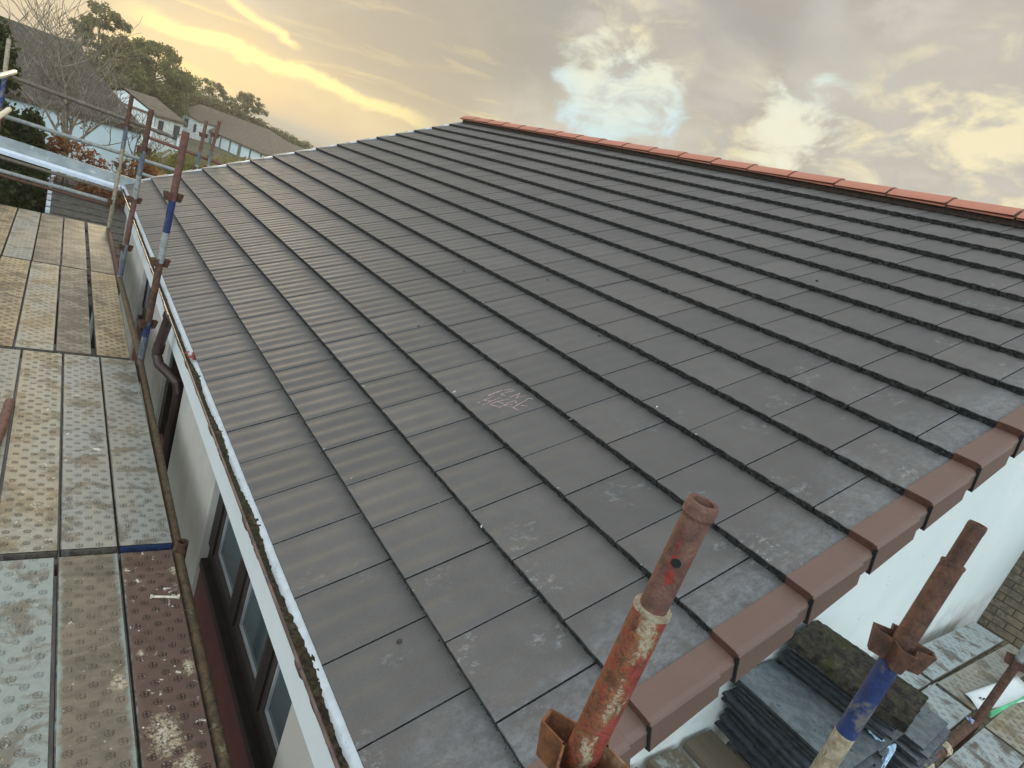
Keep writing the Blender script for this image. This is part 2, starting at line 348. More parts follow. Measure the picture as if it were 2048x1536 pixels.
B_tan = board_mat('board_tan', (.34, .325, .27), (.22, .185, .13), .55, .6, sun_gold=.42, disc=.55, rel=1.5)
B_tan2 = board_mat('board_tan_grey', (.30, .30, .27), (.175, .16, .125), .5, .35, sun_gold=.24, disc=.5, rel=1.5)
B_sungold = board_mat('board_sun_gold', (.37, .305, .20), (.17, .125, .085), .65, .4, sun_gold=.6, disc=.75, rel=1.4)  # warm sunlight painted into both base and patches
B_far = board_mat('board_far_grey', (.21, .19, .155), (.115, .098, .080), .65, .4, disc=.65)
B_side = board_mat('board_silver', (.38, .42, .42), (.16, .145, .12), .5, .5, disc=.45)
M_bedge = rust('board_edge', (.17, .15, .12), (.07, .06, .05), (.25, .27, .26), (.55, .65), 9.)
M_blueedge = rust('board_edge_blue', (.03, .06, .16), (.02, .03, .08))

# ------------------------------------------------------------------ ground and far land
def f_ground(n):
    o = n.obj(); a = n.noise(o, .35, 5, .6); b = n.noise(o, 6, 5, .7)
    c = n.mix(n.step(a, .4, .6), (.055, .060, .025), (.10, .09, .045)); c = n.mix(n.step(b, .5, .7)*.5, c, (.16, .13, .075))
    return {'Base Color': c, 'Roughness': .95, 'Normal': n.bump(b, .6, .05)}
M_ground = material('grass_ground', f_ground)
def gz(x, y):
    r = math.hypot(x, y)
    return -2.5 - .5*min(1, r/70) - 13*max(0, min(1, (r-110)/900))
mb = MB(); rr = [0, 4, 9, 16, 26, 40, 60, 85, 115, 180, 300, 600, 1100, 2200, 5000]; ns = 64
vs = []; 
for r in rr:
    for k in range(ns):
        t = 2*math.pi*k/ns; x, y = r*math.sin(t), r*math.cos(t); vs.append((x, y, gz(x, y)))
mb.add(vs, [(i*ns+k, (i+1)*ns+k, (i+1)*ns+(k+1)%ns, i*ns+(k+1)%ns) for i in range(len(rr)-1) for k in range(ns)], 0, True)
tag(mb.build('ground', M_ground), kind='structure')
M_path = simple('concrete_path', (.16, .15, .135), .9, var=.2, sc=3)
mb = MB(); mb.box((-2.2, -4, -2.49), (.09, 9.3, -2.45)); mb.box((.09, -4., -2.49), (6.65, .29, -2.45)); tag(mb.build('path', M_path), kind='structure')
M_hill = simple('far_hill', (.17, .17, .12), .95, var=.2, sc=.01)
mb = MB(); prof = []
random.seed(4)
for k in range(61):
    t = rad(-30 + k*1.6); r = 1650; h = -4.5 - 9.5*max(0, min(1, (math.degrees(t)-12)/6.5)) + 1.2*math.sin(k*.9) + random.uniform(-.5, .5)
    prof.append((r*math.sin(t), r*math.cos(t), h, t))
vs = []
for x, y, h, t in prof: vs += [(x*.8, y*.8, -30), (x, y, h), (x*1.4, y*1.4, -60)]
mb.add(vs, [(3*i, 3*i+3, 3*i+4, 3*i+1) for i in range(60)] + [(3*i+1, 3*i+4, 3*i+5, 3*i+2) for i in range(60)], 0, True)
tag(mb.build('hill', M_hill), kind='structure')

# ------------------------------------------------------------------ the house
PIT = 0.485873939; CP, SP = math.cos(PIT), math.sin(PIT); G = .33; TW = .29072; A0 = .0136; LEN = 9.25; NC = 16
RM = Matrix(((CP, 0, -SP, 0), (0, 1, 0, 0), (SP, 0, CP, 0), (0, 0, 0, 1)))   # local: x up the slope, y along the eave, z normal
def rp(u, v, w=0.): return RM @ Vector((u, v, w))
house = empty('house', (0, 0, 0), 'house with a newly laid dark grey tiled roof, terracotta ridge and white gable wall', 'house')
random.seed(11)
TH = .035
mb = MB(); joints = []
for k in range(NC):
    v = A0 + (0 if k % 2 == 0 else TW/2) - TW
    u0 = k*G; u1 = min((k+1)*G + .02, NC*G - .005)
    while v < LEN:
        a, b = max(v + .0024, 0.004), min(v + TW - .0024, LEN)
        v += TW
        if b - a < .012: continue
        joints.append((k, a))
        dz0 = random.uniform(-.0006, .0006); tl = random.uniform(-.0008, .0008); du = random.uniform(-.0006, .0006); ph = random.uniform(-.3, .3)
        nseg = 18; top0 = []; top1 = []
        for i in range(nseg+1):
            t = i/nseg; y = a + (b-a)*t
            tt = (y - (v-TW))/TW
            e = min(t, 1-t)*(b-a); edge = -.0016*max(0, 1 - e/.006)
            h = .0019*math.sin(2*math.pi*(3.*tt)+ph) + .0003*math.sin(2*math.pi*5*tt+ph*3) + dz0 + tl*(t-.5) + edge
            top0.append((u0+du, y, h)); top1.append((u1, y, h - TH*(u1-u0)/G))
        lip = [(p[0]-.002+random.uniform(-.0003, .0003), p[1], p[2]-.003) for p in top0]
        jag = [(u0+du+random.uniform(-.0025, .002), p[1], -TH-.004) for p in top0]
        m_ = nseg+1; o = len(mb.v)
        mb.add(top0+top1, [(i+m_, i, i+1, i+1+m_)[::-1] for i in range(nseg)], 0, True)
        mb.add(lip+top0, [(i, i+1, m_+i+1, m_+i)[::1] for i in range(nseg)], 0, False)
        mb.add(jag+lip, [(i, i+1, m_+i+1, m_+i) for i in range(nseg)], 1, False)
        for s_, y, t_ in ((0, a, top0[0]), (1, b, top0[-1])):
            q = [(u0+du, y, t_[2]), (u1, y, t_[2]-TH*(u1-u0)/G), (u1, y, -TH*2-.01), (u0+du, y, -TH-.006)]
            mb.add(q, [(0,1,2,3)], 1)
# dark bed under the tiles, underside and the far slope
mb.box((.01, .004, -.075), (NC*G-.02, LEN-.01, -TH*1.7), 2)
roof = mb.build('roof', [M_tile, M_nose, M_gap], house, RM)
mb = MB(); rx = NC*G*CP
back = Matrix.Translation((2*rx, 0, 0)) @ Matrix.Scale(-1, 4, (1,0,0)) @ RM
for k in range(NC):
    q = [(k*G, 0, 0), (k*G+G, 0, -TH), (k*G+G, LEN, -TH), (k*G, LEN, 0), (k*G, 0, -TH-.005), (k*G, LEN, -TH-.005)]
    mb.add([back @ Vector(p) for p in q], [(0,1,2,3), (4,0,3,5)], 0)
mb.add([back @ Vector(p) for p in [(0,0,-.05), (NC*G,0,-.05), (NC*G,LEN,-.05), (0,LEN,-.05)]], [(0,1,2,3)], 0)
child(house, mb, 'rear_roof', M_tile)
# grit and moss crumbs caught along the steps
random.seed(5); mb = MB(); mc = MB()
def crumb(m, c, s):
    vs = [Vector((random.uniform(-1,1), random.uniform(-1,1), random.uniform(-1,1))).normalized()*s*random.uniform(.6, 1.2) for _ in range(4)]
    m.add([Vector(c)+q for q in vs], [(0,1,2),(0,2,3),(0,3,1),(1,3,2)])
for k in range(1, NC):
    v = .02
    while v < LEN:
        dn = .0055 if v < 2.5 else (.010 if v < 4.5 else .022)
        v += random.expovariate(1/dn)
        if math.sin(v*7+k*2.1)+random.uniform(-1, 1) < -.5: continue
        s = random.uniform(.0015, .0050)*(1.5 if random.random() < .08 else 1)
        crumb(mb, (k*G - abs(random.gauss(0, .006)) - .001, v, -TH + s*.3 + random.choice((0, 0, .008, .014, .022, .03))), s)
for _ in range(520):
    k = random.randint(1, NC-1); v = random.uniform(.03, 9) if random.random() < .35 else random.uniform(.03, 3)
    crumb(mc, (k*G + random.uniform(-.004, .004), v, random.uniform(-.002, .002)), random.uniform(.0012, .0034))
for _ in range(150):
    u = random.uniform(.1, 5.1); v = random.uniform(.1, 8.5)
    crumb(mc, (u, v, -TH*((u % G)/G)), random.uniform(.0012, .003))
for u, v, l, a in ((1.66,.95,.012,.3),(.66,2.01,.016,.1),(1.0,1.66,.014,.2),(.65,.79,.010,.9),(.36,1.35,.012,.2),(1.3,1.12,.016,.1),(.33,1.62,.010,.1)):
    for q in range(4): crumb(mc, (u + q*l*.3*math.cos(a), v + q*l*.3*math.sin(a), .002), .0045)
g_ = mb.build('grit', M_debris, roof); tag(g_, kind='stuff'); g_.matrix_parent_inverse = Matrix.Identity(4)
g_ = mc.build('mortar_crumbs', M_crumb, roof); tag(g_, kind='stuff')
# small dark nail heads / droppings
for u, v in ((2.93, 3.2), (2.2, 2.55), (1.95, 1.7), (1.85, 3.1), (3.4, 1.35), (3.9, 6.1), (2.6, 6.8), (4.6, 2.2), (.22, .55), (1.2, 2.5)):
    w = -TH*((u % G)/G)
    mb = MB(); mb.tube([(u, v, w-.001), (u, v, w+.004), (u, v, w+.006)], [.009, .008, .003], 8); mb.build('moss_spot', M_debris, roof)
# chalk writing, stroke by stroke, on one tile
def from_px(x, y):
    d = raydir(x, y); C_ = np.array([-.7414, -.6685, 1.3913]); nn = np.array([-SP, 0, CP]); t = (-.013 - nn @ C_)/(nn @ d); P = C_ + d*t
    return (P @ np.array([CP, 0, SP]), P[1])
strokes = [[(400,680),(520,600),(650,540),(770,465)],[(500,720),(640,650),(760,580),(930,485)],[(540,590),(640,600),(710,600)],
 [(640,465),(760,400),(850,360),(980,310),(1100,290),(1200,262)],[(650,475),(780,395),(900,345)],[(930,420),(1000,380),(1100,340),(1250,295)],[(930,420),(990,440),(1040,436)],
 [(1130,470),(1240,420),(1360,350)],[(1360,350),(1320,420),(1270,490)],[(1270,490),(1400,430),(1500,400)],
 [(690,685),(800,620),(950,565),(1100,525)],[(690,685),(760,710),(880,725)],[(850,600),(930,625),(1000,640)],
 [(880,765),(1000,680),(1100,610),(1250,550)],[(1250,550),(1290,590),(1200,640),(1000,680)],[(1000,680),(1100,710),(1220,715)],
 [(1215,730),(1300,650),(1440,560),(1560,465)],[(1215,735),(1260,755),(1330,765)],[(1300,655),(1400,655),(1520,665)],[(1540,465),(1600,470),(1660,480)]]
mb = MB()
for s_ in strokes:
    pts = [Vector((*from_px(920+x/11.378, 750+y/11.378), 0)) for x, y in s_]
    for q in pts: q.z = -TH*((q.x % G)/G) + .0022
    for p, q in zip(pts, pts[1:]):
        d = (q-p); nrm = Vector((-d.y, d.x, 0)).normalized(); m_ = max(3, int(d.length/.004))
        for i in range(m_):
            if random.random() < .14: continue
            a, b = p + d*(i/m_), p + d*((i+1.05)/m_); w = random.uniform(.0009, .0020)
            mb.add([a-nrm*w, b-nrm*w, b+nrm*w, a+nrm*w], [(0,1,2,3)])
mb.build('chalk_writing', M_chalk, roof)
# ridge tiles
mort = MB(); mort.box((rx-.075, .02, NC*G*SP-.06), (rx+.075, LEN-.02, NC*G*SP+.012)); child(house, mort, 'ridge_mortar', M_mortar)
random.seed(2); y = .13 - .45; i = 0; zr = NC*G*SP + .050
while y < LEN - .1:
    a, b = max(y, -.02), min(y + .447, LEN+.01); mb = MB(); dz_ = random.uniform(-.003, .004)
    prof = [(-.118,-.052),(-.112,-.040),(-.070,-.006),(-.040,.014),(-.018,.023),(0,.026),(.018,.023),(.040,.014),(.070,-.006),(.112,-.040),(.118,-.052)]
    L0 = [(rx+p, a, zr+q+dz_+.004) for p, q in prof]; L1 = [(rx+p, b, zr+q+dz_-.004) for p, q in prof]
    I0 = [(rx+p*.88, a, zr+q-.016) for p, q in prof]; I1 = [(rx+p*.88, b, zr+q-.016) for p, q in prof]
    m_ = len(prof)
    mb.add(L0+L1, [(j, j+1, m_+j+1, m_+j)[::-1] for j in range(m_-1)], 0, True)
    mb.add(I0+I1, [(j, j+1, m_+j+1, m_+j) for j in range(m_-1)], 0, True)
    mb.add(L0+I0, [(j, j+1, m_+j+1, m_+j) for j in range(m_-1)]); mb.add(L1+I1, [(j, j+1, m_+j+1, m_+j)[::-1] for j in range(m_-1)])
    child(house, mb, 'ridge_tile', M_ridge)
    if y > .1:
        jm = MB(); pr = [(p*1.03, q+.004) for p, q in prof]
        z_ = [(rx+p, a-.007+random.uniform(-.003,.003), zr+q) for p, q in pr]; z2 = [(rx+p, a+.004+random.uniform(-.003,.004), zr+q+.001) for p, q in pr]
        jm.add(z_+z2, [(j, j+1, m_+j+1, m_+j)[::-1] for j in range(m_-1)])
        child(house, jm, 'ridge_joint', M_mortar)
    y += .4575; i += 1
# verge units
for k in range(NC):
    M = Matrix.Translation((0, 0, 0))
    mb = MB(); u0, u1 = k*G-.012, (k+1)*G-.004; uc = u0 + .262
    def prof(dn, ins, bot):
        y1 = -.078+ins
        return [(.020, dn), (-.060+ins, dn), (-.072+ins, dn-.004), (y1, dn-.014), (y1, bot), (y1+.004, bot), (y1+.004, dn-.016), (-.070+ins+.003, dn-.008), (.020, dn-.004)]
    def ext(ua, ub, na, nb, ins, ba, bb):
        P0 = [(ua, p, q) for p, q in prof(na, ins, ba)]; P1 = [(ub, p, q) for p, q in prof(nb, ins, bb)]; m_ = len(P0)
        mb.add(P0+P1, [(j, (j+1) % m_, m_+(j+1) % m_, m_+j) for j in range(m_)])
        mb.add(P0, [tuple(range(m_))[::-1]]); mb.add(P1, [tuple(range(m_))])
    nA, nB = .010, .010 - TH*.96; nC = nA + (nB-nA)*(uc-u0)/(u1-u0)
    ext(u0, uc, nA, nC, 0, -.124, -.124); ext(uc+.0005, u1+.03, nC-.0005, nB-.002, .007, -.100, -.102)
    vu = mb.build('verge_tile', M_verge, house, RM @ Matrix.Translation((0,0,0)), bevel=.0012)
    mb = MB(); mb.box((u0-.0015, -.0735, nA-.045), (u0+.004, .0195, nA-.004)); c_ = mb.build('end_cap', M_vcap, vu)
    mb = MB(); mb.add([(u0-.001, -.0795, nA-.016), (u0-.003, -.0793, nA-.03), (u0-.0045, -.0793, nA-.065), (u0-.003, -.0793, -.118), (u0+.001, -.0793, -.122), (u0+.001, -.0795, nA-.016), (u0-.001, -.066, nA-.016), (u0-.0045, -.066, nA-.03), (u0-.0075, -.066, nA-.065), (u0-.005, -.066, -.12), (u0+.002, -.066, -.124), (u0+.001, -.066, nA-.016)], [(0,1,2,3,4,5)[::-1], (6,7,8,9,10,11)]+[(j, (j+1) % 6, 6+(j+1) % 6, 6+j) for j in range(6)]); mb.build('joint_gap_shade', M_gap, vu)  # dark plate standing in for the shade in the gap between units
mb = MB(); mb.box((-.01, -.064, -.118), (NC*G, -.046, -.03)); mb.box((0, -.046, -.100), (NC*G, -.040, -.085)); mb.box((-.0, -.040, -.105), (NC*G, .30, -.085))
bo = mb.build('bargeboard', M_white, house, RM)
mb = MB(); mb.box((0, LEN+.001, -.12), (NC*G, LEN+.03, -.012)); mb.build('bargeboard', M_white, house, RM)
# pale strips standing in for the lit tile edges along the far verge
M_litedge = simple('lit_edge_tone', (.62, .56, .46), .9)
for k in range(NC):
    mb = MB(); mb.box((k*G+.012, LEN-.03, -TH*.7), (k*G+G*.62, LEN-.004, .003)); mb.build('verge_lit_edge', M_litedge, house, RM)
# walls
GW = .30; FX = .10; BX = 2*rx - .10; RU = -.11
def rz(x):  # underside of roof
    t = x/CP if x <= rx else (2*rx-x)/CP
    return t*SP - .125
mb = MB()
for y0, y1 in ((GW, GW+.22), (LEN-.35, LEN-.10)):
    pr = [(FX+.002, -2.5), (BX, -2.5), (BX, rz(BX)), (rx, rz(rx)), (FX+.002, rz(FX))]
    m_ = len(pr); mb.add([(x, y0, z) for x, z in pr]+[(x, y1, z) for x, z in pr], [tuple(range(m_)), tuple(range(2*m_-1, m_-1, -1))]+[(j, (j+1) % m_, m_+(j+1) % m_, m_+j)[::-1] for j in range(m_)])
mb.box((BX-.2, GW+.22, -2.5), (BX, LEN-.35, -.05))
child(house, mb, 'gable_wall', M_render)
PIERS = [(GW-.001, .86), (2.36, 3.56), (4.40, 5.55), (6.55, LEN-.10)]
for y0, y1 in PIERS: mb = MB(); mb.box((FX-.02, y0, -2.5), (FX+.26, y1, -.345)); child(house, mb, 'front_wall', M_cream, .006)
mb = MB(); mb.box((.30, GW+.2, -2.5), (.34, LEN-.3, -.2)); mb.box((.34, .4, -2.4), (6., LEN-.4, -2.3)); child(house, mb, 'inner_wall', M_dark)
mb = MB(); mb.box((.052, -.035, -.372), (.066, LEN+.02, -.045)); child(house, mb, 'fascia', M_white)
mb = MB(); mb.box((.066, -.03, -.372), (.31, LEN, -.358)); child(house, mb, 'soffit', M_dark)
for y0, y1, zt, dxx in ((.86, 2.36, -1.0, .005), (5.55, 6.55, -1.0, .005), (3.56, 4.40, -1.18, .03)): mb = MB(); mb.box((FX+dxx, y0, -2.5), (FX+.14, y1, zt)); child(house, mb, 'maroon_panel', M_maroon)
def window(y0, y1, cas, zb=-.995):
    mb = MB(); x = FX+.03
    mb.box((FX-.005, y0, zb-.002), (FX+.14, y1, zb+.045)); mb.box((x, y0, zb+.045), (x+.06, y1, zb+.14)); mb.box((x, y0, -.44), (x+.06, y1, -.36))
    ys = [y0]+[q for c in cas for q in c]+[y1]
    for j in range(0, len(ys), 2):
        mb.box((x-.012, ys[j], zb+.141), (x+.06, ys[j+1], -.44))
    f = child(house, mb, 'window', M_dark)
    for a, b in cas:
        m2 = MB(); t = .042; xa, xb = x-.002, x+.04; z0, z1 = zb+.142, -.442
        m2.box((xa, a+.004, z0), (xb, b-.004, z0+t)); m2.box((xa, a+.004, z1-t), (xb, b-.004, z1)); m2.box((xa, a+.004, z0+t), (xb, a+t, z1-t)); m2.box((xa, b-t, z0+t), (xb, b-.004, z1-t))
        sub(f, m2, 'casement', M_dkframe)
        m2 = MB(); q = .012; m2.box((xa+.006, a+t, z0+t), (xb-.01, b-t, z0+t+q)); m2.box((xa+.006, a+t, z0+t+q), (xb-.01, a+t+q, z1-t)); m2.box((xa+.006, b-t-q, z0+t+q), (xb-.01, b-t, z1-t))
        sub(f, m2, 'glazing_bead', M_seal)
        m2 = MB(); m2.box((xa+.016, a+t, z0+t), (xa+.022, b-t, z1-t)); sub(f, m2, 'pane', M_glass)
window(.861, 2.359, [(.90, 1.20), (1.27, 1.70), (1.79, 2.25)])
window(5.551, 6.549, [(5.62, 6.02), (6.1, 6.5)])
mb = MB(); mb.box((FX+.01, 3.561, -1.18), (FX+.12, 3.68, -.36)); mb.box((FX+.01, 4.28, -1.18), (FX+.12, 4.399, -.36)); mb.box((FX+.04, 3.68, -1.17), (FX+.10, 4.28, -1.05)); child(house, mb, 'door_frame', M_dark)
# gutter
gx, gzz, gr = .002, -.028, .051
mb = MB(); segs = 14
def arc(r, y): return [(gx - r*math.cos(math.pi*t/segs), y, gzz - r*math.sin(math.pi*t/segs)) for t in range(segs+1)]
ys = [-.04, 2.0, 3.97, 4.0, 6.2, LEN]
for y0, y1 in zip(ys, ys[1:]):
    A, B = arc(gr, y0), arc(gr, y1); Ai, Bi = arc(gr-.003, y0), arc(gr-.003, y1); m_ = segs+1
    mb.add(A+B, [(j, j+1, m_+j+1, m_+j) for j in range(segs)], 0, True); mb.add(Ai+Bi, [(j, j+1, m_+j+1, m_+j)[::-1] for j in range(segs)], 0, True)
mb.add(arc(gr, -.04), [tuple(range(segs+1))])
for y0, y1 in zip(ys, ys[1:]): mb.tube([(gx-gr, y0, gzz), (gx-gr, y1, gzz)], .0058, 8)
gutter = child(house, mb, 'gutter', M_gut)
random.seed(8)
for y in (.62, 1.36, 2.13, 2.95, 3.85, 4.95, 5.9, 6.9, 7.9, 8.8):
    m2 = MB(); w_ = .022
    A, B = arc(gr+.006, y), arc(gr+.006, y+w_*2); m_ = segs+1
    m2.add(A+B, [(j, j+1, m_+j+1, m_+j) for j in range(segs)], 0, True)
    for e in (y, y+w_*2): m2.add(arc(gr+.006, e)+arc(gr-.001, e), [(j, j+1, m_+j+1, m_+j) for j in range(segs)])
    m2.tube([(gx-gr-.002, y, gzz+.002), (gx-gr-.002, y+w_*2, gzz+.002)], .0055, 8); m2.box((gx+gr-.002, y, gzz-.06), (gx+gr+.004, y+w_*2, gzz+.01))
    sub(gutter, m2, 'bracket', M_gut)
mb = MB(); ny = 620; vs = []
for i in range(ny+1):
    y = -.03 + (LEN)*i/ny
    for j in range(7):
        t = j/6; x = gx - gr*.90 + gr*1.75*t
        hh = -.020 + .006*math.sin(y*9+t*4) + random.uniform(-.0035, .0035) + (.010 if j in (3, 4) else 0)*(1 if y < 3.2 else .2)
        if y > 3.0: hh -= .006
        vs.append((x, y, gzz + hh))
mb.add(vs, [(i*7+j, (i+1)*7+j, (i+1)*7+j+1, i*7+j+1)[::-1] for i in range(ny) for j in range(6)], 0, True)
sub(gutter, mb, 'gutter_silt', M_silt)
m2 = MB()
for _ in range(600):
    y = random.uniform(-.02, 2.6); x = gx + .004 + random.gauss(0, .006) + .004*math.sin(y*11); s = random.uniform(.002, .0055)
    if math.sin(y*5.3)+random.uniform(-.6, 1.2) < -.2: continue
    crumb(m2, (x, y, gzz - .008 + random.uniform(-.002, .006)), s)
t_ = sub(gutter, m2, 'white_grit', M_crumb); tag(t_, kind='stuff')
m2 = MB()
for _ in range(16):
    c0 = Vector((gx+random.uniform(-.035, .035), 3.02+random.uniform(-.07, .07), gzz+.012+random.uniform(-.006, .008))); d = Vector((random.uniform(-1,1), random.uniform(-1,1), random.uniform(-.4,.4))).normalized()*.022; e = d.cross(Vector((0,0,1))).normalized()*.013
    m2.add([c0-d, c0+e+Vector((0,0,.004)), c0+d, c0-e], [(0,1,2,3)])
sub(gutter, m2, 'wet_leaves', M_leafbit)
# felt tray strip between gutter and tiles
mb = MB(); random.seed(3); vs = []
for i in range(201):
    y = -.03 + (LEN+.01)*i/200; w = random.uniform(-.0015, .0015)
    vs += [(.030, y, -.012+w), (-.004, y, -.034+w), (-.012, y, -.052+w)]
mb.add(vs, [(3*i+j, 3*i+3+j, 3*i+4+j, 3*i+1+j)[::-1] for i in range(200) for j in range(2)], 0, True)
child(house, mb, 'eaves_tray', M_tray)
# lighter gutter union with outlet and the rainwater pipe
mb = MB(); A, B = arc(gr+.009, 3.78), arc(gr+.009, 4.02); m_ = segs+1
mb.add(A+B, [(j, j+1, m_+j+1, m_+j) for j in range(segs)], 0, True); mb.tube([(gx-gr-.004, 3.78, gzz), (gx-gr-.004, 4.02, gzz)], .007, 8)
for e in (3.78, 4.02): mb.add(arc(gr+.009, e)+arc(gr-.002, e), [(j, j+1, m_+j+1, m_+j) for j in range(segs)])
child(house, mb, 'gutter_union', M_gut)
mb = MB(); mb.tube([(-.010, 3.98, gzz-.04), (-.014, 4.02, -.16), (-.030, 4.04, -.30), (-.040, 4.04, -.42), (-.020, 4.00, -.475), (.035, 3.90, -.50), (.085, 3.82, -.53), (.10, 3.80, -.60), (.10, 3.80, -2.45)], .034, 18)
mb.tube([(-.032, 4.04, -.33), (-.038, 4.04, -.40)], .039, 18); mb.tube([(-.010, 3.98, gzz-.045), (-.012, 4.0, -.11)], .042, 18)
child(house, mb, 'downpipe', M_dark if False else simple('pipe_brown', (.038, .020, .018), .4))

# ------------------------------------------------------------------ neighbouring brick wall
def f_brick(n):
    o = n.obj(); x, y, z = n.xyz(o); b = n.node('ShaderNodeTexBrick'); n.put(b.inputs['Vector'], n.comb(y, z, 0.))
    b.inputs['Scale'].default_value = 1.; b.inputs['Brick Width'].default_value = .225; b.inputs['Row Height'].default_value = .075; b.inputs['Mortar Size'].default_value = .006; b.inputs['Mortar Smooth'].default_value = .4; b.inputs['Bias'].default_value = 0.
    b.inputs['Color1'].default_value = (.175, .135, .090, 1); b.inputs['Color2'].default_value = (.225, .180, .120, 1); b.inputs['Mortar'].default_value = (.045, .040, .030, 1)
    a = n.noise(o, 25, 5, .7); c = n.mix(n.step(a, .4, .7)*.5, V(n, b.outputs[0]), (.10, .085, .055))
    c = n.mix(n.step(y, .02, .19)*n.step(a, .35, .6)*.6, c, (.05, .05, .04))
    return {'Base Color': c, 'Roughness': .9, 'Normal': n.bump(n.math('MULTIPLY', V(n, b.outputs[1]), -1.) + a*.4, .7, .008)}
M_brick = material('buff_brick', f_brick)
bw = empty('brick_wall', (6.75, 0, -2.5), 'buff brick wall meeting the white gable wall at a right angle', 'wall')
mb = MB(); mb.box((6.66, -6, -2.6), (6.95, GW-.002, .50)); child(bw, mb, 'brickwork', M_brick)
mb = MB(); mb.box((6.64, -6, .50), (6.97, GW-.002, .55)); child(bw, mb, 'coping', M_cream)

# ------------------------------------------------------------------ scaffold boards
GB1 = 'pressed steel boards of the long platform beside the eaves'
def board(x0, y0, x1, y1, z, w, mat, label, group, edge=None, dx=0.):
    a, b = Vector((x0, y0, z)), Vector((x1, y1, z)); d = b-a; L = d.length; ang = math.atan2(d.y, d.x) - math.pi/2
    mb = MB(); h = .045; e = w/2
    pr = [(-e, -h), (-e, -.004), (-e+.004, 0), (e-.004, 0), (e, -.004), (e, -h), (e-.012, -h), (e-.012, -h+.003), (e-.003, -h+.003), (e-.003, -.004), (-e+.003, -.004), (-e+.003, -h+.003), (-e+.012, -h+.003), (-e+.012, -h)]
    m_ = len(pr)
    P0 = [(p, 0, q) for p, q in pr]; P1 = [(p, L, q) for p, q in pr]
    mb.add(P0+P1, [(j, (j+1) % m_, m_+(j+1) % m_, m_+j)[::-1] for j in range(m_)], 0)
    for i in (0, 1, 3, 4): mb.m[i] = 1
    mb.m[2] = 0
    mb.box((-e+.003, -.001, -h), (e-.003, .004, -.004), 2); mb.box((-e+.003, L-.004, -h), (e-.003, L+.001, -.003), 2)
    if y0 < 4.2 and x0 < 0 or x0 > 1:          # pressed anti-slip dimples as real relief on the nearer boards
        row = 0; N6 = [(math.cos(q*math.pi/3), math.sin(q*math.pi/3)) for q in range(6)]
        while (row+1)*.043 < L:
            yc = (row+.5)*.043; off = .5*(row % 2)
            for m_ in range(-2, 3):
                xc = (m_+.5)*.074 - off*.074
                if abs(xc) > .088: continue
                hh = .0022 + .0012*math.sin(row*2.3+m_*1.7+x0*9)
                for sx_, sy_ in ((1,1),(1,-1),(-1,1),(-1,-1)):
                    cx, cy = xc+.0068*sx_, yc+.0062*sy_
                    mb.add([(cx+a_*.0048, cy+b_*.0042, -.0002) for a_, b_ in N6]+[(cx+a_*.0030, cy+b_*.0026, hh*.8) for a_, b_ in N6]+[(cx, cy, hh)], [(q, (q+1) % 6, 6+(q+1) % 6, 6+q) for q in range(6)]+[(6+q, 6+(q+1) % 6, 12) for q in range(6)], 0, True)
            row += 1
    o = mb.build('scaffold_board', [mat, M_bedge, edge or M_bedge]); o.location = a; o.rotation_euler = (0, 0, ang)
    return tag(o, label, 'scaffold board', group)
Z = -.6
X3 = [(-1.26,-1.045), (-1.035,-.812), (-.802,-.585), (-.573,-.357), (-.347,-.141)]
L3 = [None, None, ('pale grey-green steel board beside the bottom left corner of the photo', B_grey), ('mud-brown steel board between the grey-green and the rust-brown board, nearest row', B_mud), ('rust-brown steel board with cream cement splashes and a bolt on it, nearest row', B_rust)]
for i, (a, b) in enumerate(X3):
    if i == 0: lab, m_ = 'grey steel board at the outer edge of the nearest platform row', B_tan2
    elif i == 1: lab, m_ = 'grey-green steel board second from the outer edge, nearest platform row', B_grey
    elif i == 2: lab, m_ = 'grey-green steel board with cross-shaped dimples, left of the mud-brown board', B_grey
    else: lab, m_ = L3[i]
    board((a+b)/2, -.36, (a+b)/2, 1.985, Z, b-a, m_, lab, GB1, M_blueedge if i == 4 else None)
X2 = [(-1.25,-1.03), (-1.022,-.803), (-.795,-.575), (-.567,-.357), (-.350,-.134)]
T2 = [('steel board at the outer edge, middle platform row', B_tan2), ('grey-flecked steel board next to the platform outer edge, middle row', B_tan2), ('sunlit golden steel board with deep dimples and white streaks, middle row', B_tan), ('plain tan steel board, second from the house in the middle row', B_tan2), ('grey steel board alongside the rusty edge tube, middle row', B_tan2)]
for i, (a, b) in enumerate(X2): board((a+b)/2, 2.03, (a+b)/2, 4.315, Z+.002*i, b-a, T2[i][1], T2[i][0], GB1, M_blueedge if i == 4 else None)
X1 = [(-1.30,-1.08), (-1.07,-.852), (-.843,-.625), (-.613,-.402), (-.372,-.158)]
T1 = [('steel board at the outer edge, third platform row from the camera', B_sungold), ('sunlit golden-yellow steel board with brown dirt patches, third row', B_sungold), ('sunlit golden steel board with a dark grey burnt patch at its far end, third row', B_tan), ('dark grey weathered steel board in the third row from the camera', B_far), ('orange-lit steel board beside the edge tube, third row', B_sungold)]
T0 = [('steel board at the outer edge of the farthest platform row', B_sungold), ('light weathered steel board second from outside, farthest row', B_tan2), ('weathered grey steel board in the middle of the farthest row', B_far), ('brownish grey steel board second from the house, farthest row', B_far), ('steel board alongside the edge tube, farthest row', B_far)]
for i, (a, b) in enumerate(X1):
    board((a+b)/2, 4.37, (a+b)/2+.012, 6.66, Z+.001*i, b-a, T1[i][1], T1[i][0], GB1)
    board((a+b)/2+.016, 6.69, (a+b)/2+.028, 9.02, Z+.001*i, b-a, T0[i][1], T0[i][0], GB1)
GB2 = 'steel boards of the platform below the gable wall'
